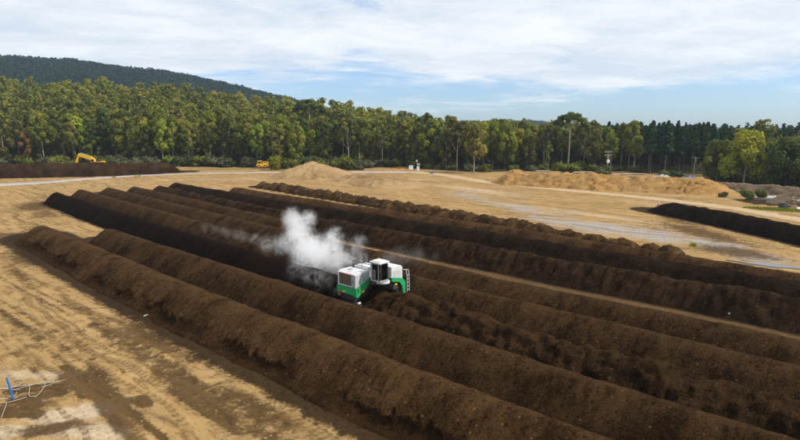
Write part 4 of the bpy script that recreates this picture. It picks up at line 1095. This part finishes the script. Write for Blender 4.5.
skin_obj('jacket', [bv[i] for i in (0, 1, 2, 6, 7)] + [(.34, .165, .345)] + [bv[i] for i in (9, 10)] + [(.34, -.165, .345)], [(0, 1), (1, 2), (2, 3), (3, 4), (4, 5), (2, 6), (6, 7), (7, 8)], [(.15, .175), (.145, .18), (.13, .165), .08, .062, .048, .08, .062, .048], M['hivis'], P)
skin_obj('trousers', [bv[i] for i in (0, 18, 12, 13, 19, 15, 16)], [(0, 1), (1, 2), (2, 3), (0, 4), (4, 5), (5, 6)], [(.15, .17), .095, .075, .062, .095, .075, .062], M['trouser'], P)
skin_obj('cap', [(.07, 0, .80), (.08, 0, .845), (.17, 0, .80)], [(0, 1), (0, 2)], [(.1, .095), (.07, .07), (.05, .02)], M['hair'], P)
for yy in (.035, -.035): MB().box((.165, yy, .725), (.012, .022, .014)).build('eye', M['hair'], P)
MB().box((.172, 0, .665), (.01, .05, .01)).build('mouth', M['red'], P)

# ------------------------------------------------------------------ steam
def steam(name, bl, label, dens, seed, noise_scale, thr, loc):
    bm = bmesh.new()
    for (x, y, z, r, wt) in bl:
        bmesh.ops.create_icosphere(bm, subdivisions=2, radius=r * 1.0, matrix=Matrix.Translation((x, y, z)))
    me = bpy.data.meshes.new(name); bm.to_mesh(me); bm.free()
    m, nt, out = new_mat(name + '_volume'); N = NT(nt)
    tc = nt.nodes.new('ShaderNodeTexCoord').outputs['Object']
    dist = N.noise(tc, .55, 2, .5)
    warp = nt.nodes.new('ShaderNodeVectorMath'); warp.operation = 'ADD'
    nz = nt.nodes.new('ShaderNodeTexNoise'); N.l(tc, nz.inputs['Vector']); nz.inputs['Scale'].default_value = .6; nz.inputs['Detail'].default_value = 2
    sub = nt.nodes.new('ShaderNodeVectorMath'); sub.operation = 'SUBTRACT'; N.l(nz.outputs['Color'], sub.inputs[0]); sub.inputs[1].default_value = (.5, .5, .5)
    mul = nt.nodes.new('ShaderNodeVectorMath'); mul.operation = 'SCALE'; N.l(sub.outputs[0], mul.inputs[0]); mul.inputs['Scale'].default_value = 1.3
    N.l(tc, warp.inputs[0]); N.l(mul.outputs[0], warp.inputs[1])
    f = None
    for (x, y, z, r, wt) in bl:
        d = nt.nodes.new('ShaderNodeVectorMath'); d.operation = 'DISTANCE'; N.l(warp.outputs[0], d.inputs[0]); d.inputs[1].default_value = (x, y, z)
        v = N.rng(d.outputs['Value'], r * .98, 0, 0, wt, True)
        f = v if f is None else N.math('ADD', f, v)
    n = N.noise(tc, noise_scale, 7, .66, .9)
    f = N.math('MINIMUM', f, 1.2)
    k = N.math('MULTIPLY', f, N.rng(N.math('ADD', n, N.math('MULTIPLY', f, .16)), thr, thr + .30, 0, 1, True))
    sep = nt.nodes.new('ShaderNodeSeparateXYZ'); N.l(tc, sep.inputs[0])
    pv = nt.nodes.new('ShaderNodeVolumePrincipled')
    pv.inputs['Color'].default_value = (.985, .985, .99, 1); pv.inputs['Anisotropy'].default_value = .15
    N.l(N.math('MULTIPLY', k, dens), pv.inputs['Density']); N.l(pv.outputs[0], out.inputs['Volume'])
    o = link(name, me, m); o.location = loc
    rm = o.modifiers.new('merge', 'REMESH'); rm.mode = 'VOXEL'; rm.voxel_size = .35
    tag(o, label, 'steam', kind='stuff')
    return o
steam('steam', [(-11.4, 64.0, 2.9, 2.9, 1), (-12.6, 65, 4.9, 2.3, 1), (-13.2, 65.4, 6.4, 1.7, .9), (-11.0, 64.4, 6.3, 1.4, .8), (-9.2, 61.3, 2.5, 2.9, .9), (-6.8, 60.0, 2.4, 2.4, .6), (-14.6, 66.8, 2.6, 2.2, .5), (-17.2, 69.3, 2.1, 1.8, .26), (-19.2, 71.2, 2.1, 1.4, .2), (-4.6, 58.5, 2.6, 1.9, .4), (-7.6, 61.5, 4.4, 1.9, .55), (-4.8, 60.4, 4.0, 1.6, .35),
    (-10.2, 58.5, 2.9, 2.6, .55), (-8.6, 53.8, 1.9, 2.0, .22), (-7.2, 52.4, 1.6, 2.0, .22), (-10.6, 55.4, 2.2, 2.0, .22), (-6.6, 54.8, 2.6, 2.0, .3), (-5.8, 51.2, 1.4, 1.5, .2)],
    'white steam plume rising from the black windrow behind the turner', 3.1, 1, .95, .44, (0, 0, 0))
steam('steam', [(-21.5, 73.4, 2.2, 1.2, .5), (-22.8, 74.3, 2.3, 1.4, .7), (-25, 76.4, 2.3, 1.4, .7), (-27.4, 78.5, 2.3, 1.2, .6), (-29.6, 80.3, 2.3, 1.1, .5)], 'faint low wisp of steam along the crest of the black windrow, left of the plume', .2, 2, .9, .40, (0, 0, 0))
steam('steam', [(-1.6, 59.2, 2.4, 1.8, .7), (.2, 59.7, 2.6, 1.8, .7), (2.2, 60.2, 2.6, 1.6, .6), (4.0, 60.4, 2.6, 1.2, .4)], 'faint wisp of steam hanging behind the cab of the turner', .16, 3, .7, .40, (0, 0, 0))
# ------------------------------------------------------------------ excavator (its lower half stands behind the mound)
E = empty('excavator', (-120.2, 214, 2.0), 0.0); E.scale = (1.05, 1.05, 1.05)
tag(E, 'yellow excavator with raised boom behind the long dark mound', 'excavator')
for yy in (-1.2, 1.2):
    b = MB(); r = .5; n = 10
    pr = [(2.0 + r * math.sin(PI * k / n), r + r * math.cos(PI * k / n)) for k in range(n + 1)] + [(-2.0 - r * math.sin(PI * k / n), r - r * math.cos(PI * k / n)) for k in range(n + 1)]
    b.prism(pr, yy - .3, yy + .3, 'y').build('track', M['black'], E)
b = MB(); b.box((.9, 0, 1.75), (3.6, 2.7, 1.1), bev=.12); b.build('body', M['yellow'], E)
b = MB(); b.box((1.9, 0, 2.55), (2.0, 2.6, .6), bev=.1); b.build('engine_cover', M['darkmetal'], E)
MB().box((2.75, 0, 1.9), (.5, 2.72, 1.0), bev=.1).build('counterweight', M['yellow'], E)
c = MB().box((-.35, -.85, 2.45), (1.5, .95, 1.5), bev=.08).build('cab', M['yellow'], E)
MB().box((-.4, -1.335, 2.62), (1.1, .02, .9)).build('window', M['darkglass'], c)
MB().box((-1.11, -.85, 2.6), (.02, .75, 1.0)).build('window', M['darkglass'], c)
b = MB(); b.prism([(-.6, 1.7), (.4, 2.0), (-.5, 3.4), (-1.5, 4.1), (-5.5, 5.15), (-6.1, 5.0), (-6.2, 4.4), (-5.9, 4.1), (-2.2, 3.0)], -.3, .28, 'y', .05); b.build('boom', M['yellow'], E)
b = MB(); b.tube([(-.6, -.38, 2.2), (-2.6, -.38, 3.5)], .11); b.tube([(-.6, .38, 2.2), (-2.6, .38, 3.5)], .11); b.tube([(-2.6, 0, 4.55), (-5.2, 0, 5.4)], .13); b.build('hydraulic_ram', M['steel'], E)
b = MB(); b.prism([(-5.3, 5.2), (-5.8, 5.35), (-6.4, 4.9), (-7.7, 1.4), (-7.4, 1.2), (-7.0, 1.4), (-5.8, 4.3)], -.2, .2, 'y', .04); b.build('stick', M['yellow'], E)
b = MB(); b.prism([(-7.7, 1.5), (-7.1, 1.4), (-6.4, .7), (-6.5, .0), (-7.3, -.3), (-8.0, .2)], -.6, .6, 'y', .04); b.build('bucket', M['darkmetal'], E)
# ------------------------------------------------------------------ yellow loader at the forest edge
Lo = empty('wheel_loader', (-59.6, 235, float(terrain(-59.6, 235)) + .35), 0.0)
tag(Lo, 'small yellow wheel loader parked in scrub at the forest edge', 'loader')
b = MB(); b.prism([(-2.5, .8), (-2.5, 1.55), (-2.1, 1.9), (2.5, 1.75), (2.75, .9), (2.2, .55), (-2.0, .55)], -1.0, 1.0, 'y', .06); b.build('body', M['yellow'], Lo)
b = MB()
for x in (-1.9, -.55): 
    for y in (-.85, .85): b.box((x, y, 2.25), (.16, .16, 1.25))
b.box((-1.2, 0, 2.93), (1.75, 2.0, .2), bev=.05); b.box((-1.2, 0, 1.78), (1.6, 1.9, .2)); c = b.build('cab', M['yellow'], Lo)
MB().box((-1.2, 0, 2.3), (1.36, 1.72, 1.0)).build('window', M['darkglass'], c)
b = MB()
for x in (.35, 1.25, 2.2):
    for y in (-.8, .8): b.box((x, y, 2.05), (.16, .14, 1.0))
b.box((1.2, 0, 2.58), (2.3, 1.8, .12), bev=.04); b.box((1.3, 0, 1.95), (2.2, 1.8, .35), bev=.05); b.build('canopy', M['yellow'], Lo)
MB().box((1.3, 0, 2.28), (1.2, 1.2, .46)).build('radiator', M['black'], Lo)
for x in (-1.5, 1.5):
    for y in (-1.05, 1.05):
        w = MB().cyl((x, y, .62), .62, .42, 'y', 20).build('wheel', M['black'], Lo); MB().cyl((x, y + (.22 if y > 0 else -.22), .62), .3, .05, 'y', 14).build('rim', M['yellow'], w)
b = MB(); b.prism([(-4.1, .2), (-2.9, .1), (-2.7, .8), (-2.9, 1.3), (-3.2, .6)], -1.25, 1.25, 'y'); b.tube([(-2.8, -.6, .7), (-2.2, -.6, 1.3)], .1); b.tube([(-2.8, .6, .7), (-2.2, .6, 1.3)], .1); b.build('bucket', M['darkmetal'], Lo)
# ------------------------------------------------------------------ power poles
p1 = empty('power_pole', (81.1, 211.7, float(terrain(81.1, 211.7))), R(8)); tag(p1, 'greenish timber power pole with two crossarms and a grey transformer box', 'power pole')
MB().tube([(0, 0, -.3), (0, 0, 8.6)], [.17, .12], 10).build('pole', M['pole'], p1)
for z in (8.2, 6.9):
    a = MB().box((0, -.16, z), (3.0, .12, .16)).build('crossarm', M['pole'], p1)
    for x in (-1.35, -.75, .75, 1.35): MB().cyl((x, -.16, z + .2), .06, .24, 'z', 8).build('insulator', M['white'], a)
b = MB(); b.box((-.1, -.5, 4.6), (.95, .7, 1.15), bev=.06); b.cyl((-.35, -.5, 5.35), .07, .35, 'z', 8); b.cyl((.15, -.5, 5.35), .07, .35, 'z', 8); b.build('transformer', M['plastic'], p1)
p2 = empty('power_pole', (102.9, 189, float(terrain(102.9, 189))), R(-25)); tag(p2, 'plain grey power pole with one short crossarm in front of the pines', 'power pole')
MB().tube([(0, 0, -.3), (0, 0, 7.4)], [.17, .12], 10).build('pole', M['pole'], p2)
a = MB().box((0, -.16, 7.0), (2.2, .12, .16)).build('crossarm', M['pole'], p2)
for x in (-1.0, 0, 1.0): MB().cyl((x, -.16, 7.22), .06, .24, 'z', 8).build('insulator', M['white'], a)
MB().box((.12, -.2, 6.2), (.4, .3, .6), bev=.03).build('fuse_box', M['steel'], p2)
# ------------------------------------------------------------------ things by the road
def barrier(x, y, lab):
    r = empty('barrier_board', (x, y, float(terrain(x, y))), R(3)); tag(r, lab, 'barrier', None)
    MB().box((0, 0, 1.0), (1.5, .06, .85), bev=.01).build('board', M['orange'], r)
    for s in (-.55, .55):
        MB().tube([(s, .25, 0), (s, 0, 1.3)], .035).build('leg', M['steel'], r); MB().tube([(s, -.25, 0), (s, .02, 1.2)], .03).build('leg', M['steel'], r)
barrier(-1.7, 216.4, 'orange barrier board at the road end, nearest the conical heap'); barrier(.95, 216.8, 'orange barrier board between the other board and the white cabinet')
cb = empty('cabinet', (4.5, 221.9, float(terrain(4.5, 221.9))), 0); tag(cb, 'white cabinet on short legs standing right of the orange barrier boards', 'cabinet')
MB().box((0, 0, 1.35), (1.7, .9, 1.6), bev=.04).build('body', M['plastic'], cb); MB().box((0, 0, 2.2), (1.9, 1.1, .1)).build('lid', M['lightgrey'], cb)
MB().box((0, -.456, 1.35), (.03, .02, 1.4)).build('door_gap', M['steel'], cb)
for x in (-.7, .7): MB().box((x, 0, .28), (.12, .7, .56)).build('leg', M['steel'], cb)
sg = empty('road_sign', (7.4, 221.9, float(terrain(7.4, 221.9))), 0); tag(sg, 'red and white sign on a pale post right of the white cabinet', 'sign')
MB().tube([(-.35, .05, 0), (-.45, .05, 4.3)], .07).build('post', M['steel'], sg)
MB().box((0, 0, .95), (1.1, .5, 1.7), bev=.05).build('base_box', M['plastic'], sg); MB().cyl((.2, -.04, 2.6), .55, .06, 'y', 24).build('plate', M['white'], sg); MB().cyl((.2, -.08, 2.6), .34, .03, 'y', 24).build('red_disc', M['red'], sg); MB().box((-.5, -.02, 4.1), (.5, .05, .7)).build('small_plate', M['plastic'], sg)
dr = empty('drum', (12.3, 208.5, float(terrain(12.3, 208.5)) + .1), 0); tag(dr, 'small dark blue drum lying by the road right of the sign', 'drum')
MB().cyl((0, 0, .5), .45, 1.3, 'x', 18).build('shell', M['bluetarp'], dr); b = MB()
for x in (-.3, .3): b.cyl((x, 0, .5), .47, .06, 'x', 18)
b.build('hoop', M['darkmetal'], dr)
def cone(x, y, h, lab, g=None):
    r = empty('traffic_cone', (x, y, float(terrain(x, y)) + .02), 0); tag(r, lab, 'cone', g)
    MB().box((0, 0, .04 * h), (.55 * h, .55 * h, .08 * h)).build('base', M['black'], r); MB().cyl((0, 0, .54 * h), .2 * h, .92 * h, 'z', 16, .04 * h).build('cone', M['orange'], r); MB().cyl((0, 0, .62 * h), .165 * h, .2 * h, 'z', 16, .13 * h).build('band', M['white'], r)
cone(58.6, 121.2, 1.15, 'orange cone at the tip of the lone black windrow'); cone(-4.2, 214.5, .8, 'small orange cone left of the orange barrier boards'); cone(3.1, 213.2, .8, 'small orange cone below the white cabinet by the road')
# slab, debris, logs, tarp
def slab(x, y, sx, sy, h, rz, z, mat, name, lab, cat):
    g = random.Random(int(x * 7 + y)); n = 9
    pts = [((sx / 2) * math.cos(2 * PI * k / n) * g.uniform(.8, 1.1), (sy / 2) * math.sin(2 * PI * k / n) * g.uniform(.8, 1.1)) for k in range(n)]
    o = MB().prism(pts, 0, h, 'z', .03).build(name, mat); o.location = (x, y, float(terrain(x, y)) + z); o.rotation_euler = (R(g.uniform(-3, 3)), R(g.uniform(-3, 3)), rz); return tag(o, lab, cat)
slab(91.5, 132, 9, 5.5, .5, .3, 0, M['concrete'], 'concrete_slab', 'pale grey concrete slab left of the rubble heap', 'slab')
slab(96.5, 130.5, 5, 3, .35, .8, .2, M['concrete'], 'concrete_slab', 'smaller tilted concrete slab between the big slab and the rubble', 'slab')
slab(83.8, 116.8, 2.4, 1.6, 1.1, .2, 0, M['darkmetal'], 'stump', 'dark stump on the ground before the rubble heap', 'stump')
slab(85.6, 114.6, 1.9, .9, .35, .7, 0, M['plastic'], 'broken_panel', 'white broken panel lying beside the dark stump', 'panel')
g = random.Random(9)
for i in range(9):
    x, y = 84 + 14 * g.random(), 112 + 12 * g.random(); a = g.uniform(0, PI); L = g.uniform(2, 4.5)
    dx, dy = math.cos(a) * L / 2, math.sin(a) * L / 2; z = 1.2 + g.random()
    o = MB().tube([(-dx, -dy, -.35), (0, 0, .1), (dx, dy, .3)], [.2, .17, .1], 7).build('timber_branch', M['wood']); o.location = (x, y, z * (1 if 86 < x < 97 else .3)); tag(o, 'grey broken branch lying on the rubble heap', 'branch', 'branches on the rubble heap')
i = 0
for (x0, y0, n) in ((57.5, 205, 5), (66.5, 199.5, 6), (78.5, 192, 6)):
    for k in range(n):
        x, y = x0 + g.uniform(-4.5, 4.5), y0 + g.uniform(-2.5, 1.5); a = g.uniform(-.35, .35); L = g.uniform(4, 7.5); dx, dy = math.cos(a) * L / 2, math.sin(a) * L / 2
        o = MB().tube([(-dx, -dy, 0), (dx, dy, 0)], [.36, .28], 9).build('log', M['wood']); o.location = (x, y, float(terrain(x, y)) + .3 + .5 * (k % 3)); tag(o, 'grey felled log lying behind the mulch heap', 'log', 'felled logs behind the mulch heap')
def cloth(name, x, y, sx, sy, h, rz, mat, lab, cat, seed, z0=None):
    n = 18; u = np.linspace(-1, 1, n); U, V = np.meshgrid(u, u, indexing='ij')
    X = U * sx / 2 * (1 + .25 * noise2(V * 1.3, U * .4, seed)); Y = V * sy / 2 * (1 + .25 * noise2(U * 1.1 + 4, V * .3, seed)); Z = h * (.35 + .65 * np.clip((1 - U ** 2) * (1 - V ** 2), 0, 1)) * (.7 + .9 * np.abs(fbm(U * 2.1, V * 2.1, seed, 3)))
    me = np_mesh(name, np.stack([X, Y, Z], -1).reshape(-1, 3), grid_faces(n, n), True); o = link(name, me, mat); sd = o.modifiers.new('t', 'SOLIDIFY'); sd.thickness = .01
    o.location = (x, y, (float(terrain(x, y)) if z0 is None else z0) + .03); o.rotation_euler = (0, 0, rz); return tag(o, lab, cat)
cloth('tarpaulin', 97.5, 181, 7, 3.5, 1.3, .1, M['bluetarp'], 'dull blue tarpaulin over a low stack beside the plain power pole', 'tarpaulin', 3)
cloth('tarpaulin', 90, 185.5, 6, 3, 1.2, -.1, M['concrete'], 'grey tarpaulin over a low stack left of the blue one', 'tarpaulin', 4)
cloth('plastic_sheet', -23.3, 47.6, .6, .3, .10, .4, M['concrete'], 'crumpled white plastic sheet at the foot of the nearest windrow', 'litter', 5)
# pale scraps on the windrows: (x, y, z, size)
for x, y, z, s, lab in ((-3.3, 58.6, 2.2, .3, 'white scrap of plastic lying on the windrow above the turner'), (28.4, 44.6, 1.2, .18, 'white scrap beside the tan strip at the right')):
    o = slab(x, y, s, s * .7, s * .5, x, z, M['concrete'], 'plastic_scrap', lab, 'litter')
# ------------------------------------------------------------------ stake and hose in the foreground
st = empty('stake', (-24.75, 32.2, float(terrain(-24.75, 32.2))), .3); tag(st, 'bright blue stake leaning in the ground among pale hoses', 'stake')
b = MB(); b.tube([(0, 0, -.1), (-.27, .12, 1.42)], .062, 10); b.build('rod', M['blue'], st)
b = MB(); b.tube([(-.262, .117, 1.37), (-.278, .124, 1.46)], .075, 10); b.build('rod_cap', M['bluetarp'], st)
def hose(pts, r, lab):
    cu = bpy.data.curves.new('hose', 'CURVE'); cu.dimensions = '3D'; cu.bevel_depth = r; cu.bevel_resolution = 2; cu.resolution_u = 10
    sp = cu.splines.new('NURBS'); sp.points.add(len(pts) - 1); sp.use_endpoint_u = True; sp.order_u = 4
    for q, (x, y) in zip(sp.points, pts): q.co = (x, y, float(terrain(x, y)) + r + .03, 1)
    tmp = bpy.data.objects.new('tmp', cu); C.objects.link(tmp); bpy.context.view_layer.update()
    me = bpy.data.meshes.new_from_object(tmp.evaluated_get(bpy.context.evaluated_depsgraph_get())); bpy.data.objects.remove(tmp)
    me.name = 'hose'; me.materials.clear(); o = link('hose', me, M['hose']); tag(o, lab, 'hose')
for pts, r, lab in (([(-28.4, 33.0), (-26.5, 33.4), (-26.1, 33.6), (-25.4, 33.7), (-24.6, 34.0), (-23.8, 34.4), (-23.0, 34.8)], .021, 'long nearly straight pale hose passing just behind the blue stake'),
    ([(-25.0, 33.2), (-25.7, 33.3), (-26.4, 33.8), (-26.7, 34.3), (-26.5, 34.7), (-26.0, 34.8), (-25.6, 34.5), (-25.5, 33.9), (-26.0, 33.3), (-27.4, 33.4)], .021, 'pale hose looped in a ring behind the blue stake'),
    ([(-25.2, 34.2), (-24.9, 34.0), (-24.4, 33.2), (-24.0, 32.5), (-23.7, 32.3), (-23.4, 32.5), (-23.6, 33.2), (-23.8, 33.9), (-24.2, 34.5)], .021, 'pale hose bent in a deep U right of the blue stake'),
    ([(-23.9, 33.6), (-23.6, 34.0), (-23.4, 34.4), (-23.7, 34.6), (-24.3, 34.2), (-25.1, 33.5), (-25.6, 33.2), (-26.5, 33.6), (-27.6, 33.1)], .021, 'pale hose doubled back in a narrow loop at the right end of the bundle'),
    ([(-27.5, 31.7), (-25.8, 31.9), (-25.3, 32.0), (-25.0, 32.3), (-24.9, 32.7), (-25.1, 33.0)], .021, 'pale hose curling up to the foot of the blue stake'),
    ([(-27.0, 31.8), (-25.4, 31.6), (-24.8, 31.5), (-24.4, 31.7), (-24.0, 32.3)], .021, 'lowest pale hose curving in front of the blue stake'),
    ([(-24.7, 31.5), (-24.5, 31.2), (-24.2, 30.6), (-23.8, 29.8)], .021, 'short pale hose end running down from the bundle towards the front')): hose(pts, r, lab)

# ------------------------------------------------------------------ air, sky, light, camera
def box_obj(name, lo, hi, mat):
    b = MB(); b.box([(a + c) / 2 for a, c in zip(lo, hi)], [c - a for a, c in zip(lo, hi)]); return b.build(name, mat)
HAZE = 0.00013
if HAZE:
    m, nt, out = new_mat('haze_air'); pv = nt.nodes.new('ShaderNodeVolumePrincipled')
    pv.inputs['Color'].default_value = (.62, .80, 1.0, 1); pv.inputs['Density'].default_value = HAZE; pv.inputs['Anisotropy'].default_value = .3
    nt.links.new(pv.outputs[0], out.inputs['Volume'])
    tag(box_obj('haze', (-3340, -540, -2.0), (3340, 3200, 215), m), 'thin blue haze over the far hill', 'haze', kind='stuff')

sun_dir = Vector((.92, -.27, 0)).normalized() * math.cos(R(44)) + Vector((0, 0, math.sin(R(44))))
ld = bpy.data.lights.new('sun', 'SUN'); ld.energy = 4.3; ld.angle = R(1.2); ld.color = (1.0, .94, .85)
lo = bpy.data.objects.new('sun', ld); C.objects.link(lo); lo.rotation_euler = sun_dir.to_track_quat('Z', 'Y').to_euler(); lo.location = (0, 0, 80)

W = bpy.data.worlds.new('World'); S.world = W; W.use_nodes = True
nt = W.node_tree; nt.nodes.clear(); N = NT(nt)
out = nt.nodes.new('ShaderNodeOutputWorld'); bg = nt.nodes.new('ShaderNodeBackground'); bg.inputs[1].default_value = .11
sky = nt.nodes.new('ShaderNodeTexSky'); sky.sky_type = 'NISHITA'; sky.sun_disc = False
sky.sun_elevation = R(44); sky.sun_rotation = math.atan2(sun_dir.x, sun_dir.y); sky.air_density = 1.0; sky.dust_density = .6; sky.ozone_density = 1.5
tc = nt.nodes.new('ShaderNodeTexCoord').outputs['Generated']
sx = nt.nodes.new('ShaderNodeSeparateXYZ'); N.l(tc, sx.inputs[0])
el = N.math('ARCSINE', sx.outputs[2]); az = N.math('ARCTAN2', sx.outputs[0], sx.outputs[1])
zz = N.math('ADD', N.math('MAXIMUM', sx.outputs[2], 0.0), .10)
cv = nt.nodes.new('ShaderNodeCombineXYZ')
N.l(N.math('DIVIDE', sx.outputs[0], zz), cv.inputs[0]); N.l(N.math('DIVIDE', sx.outputs[1], zz), cv.inputs[1])
q = N.mapping(N.mapping(cv.outputs[0], rot=(0, 0, R(-14))), scale=(1, 1.25, 1), loc=(5.4, 2.2, 0))
n1 = N.noise(q, .42, 6, .55, .4); n2 = N.noise(q, 2.0, 8, .66, .6); n3 = N.noise(q, .8, 4, .55, .3)
cover = N.rng(el, R(1.2), R(6.0), -.20, .17)
left = N.rng(az, R(-6), R(-32), 0, .14)
dens = N.math('ADD', N.math('ADD', N.math('MULTIPLY', n1, .85), N.math('MULTIPLY', n2, .25)), N.math('ADD', cover, left))
fac = N.rng(dens, .48, .66, 0, .97, True)
shade = N.rng(N.math('ADD', N.math('MULTIPLY', n2, .4), N.math('MULTIPLY', n3, .6)), .40, .60)
cloud = N.mix(shade, (6.3, 7.0, 7.9), (8.7, 8.85, 9.0))
N.l(N.mix(fac, N.mix(1.0, sky.outputs[0], (.86, 1.08, 1.46), 'MULTIPLY'), cloud), bg.inputs[0]); N.l(bg.outputs[0], out.inputs[0])

cd = bpy.data.cameras.new('camera'); co = bpy.data.objects.new('camera', cd); C.objects.link(co)
cd.sensor_width = 36; cd.lens = 36 * 540 / 800; cd.clip_end = 9000; cd.clip_start = .5
co.location = (0, 0, 17); co.rotation_euler = (R(90) - math.atan((220 - 129) / 540), 0, 0)
S.camera = co
S.view_settings.view_transform = 'Standard'; S.view_settings.look = 'None'; S.view_settings.gamma = 1; S.view_settings.exposure = 0.1; S.view_settings.use_curve_mapping = False
S.cycles.max_bounces = 8; S.cycles.diffuse_bounces = 3; S.cycles.glossy_bounces = 2; S.cycles.transmission_bounces = 3; S.cycles.transparent_max_bounces = 12; S.cycles.volume_bounces = 6
S.cycles.volume_step_rate = 2.0; S.cycles.volume_max_steps = 96
S.cycles.use_denoising = True; S.cycles.caustics_reflective = False; S.cycles.caustics_refractive = False
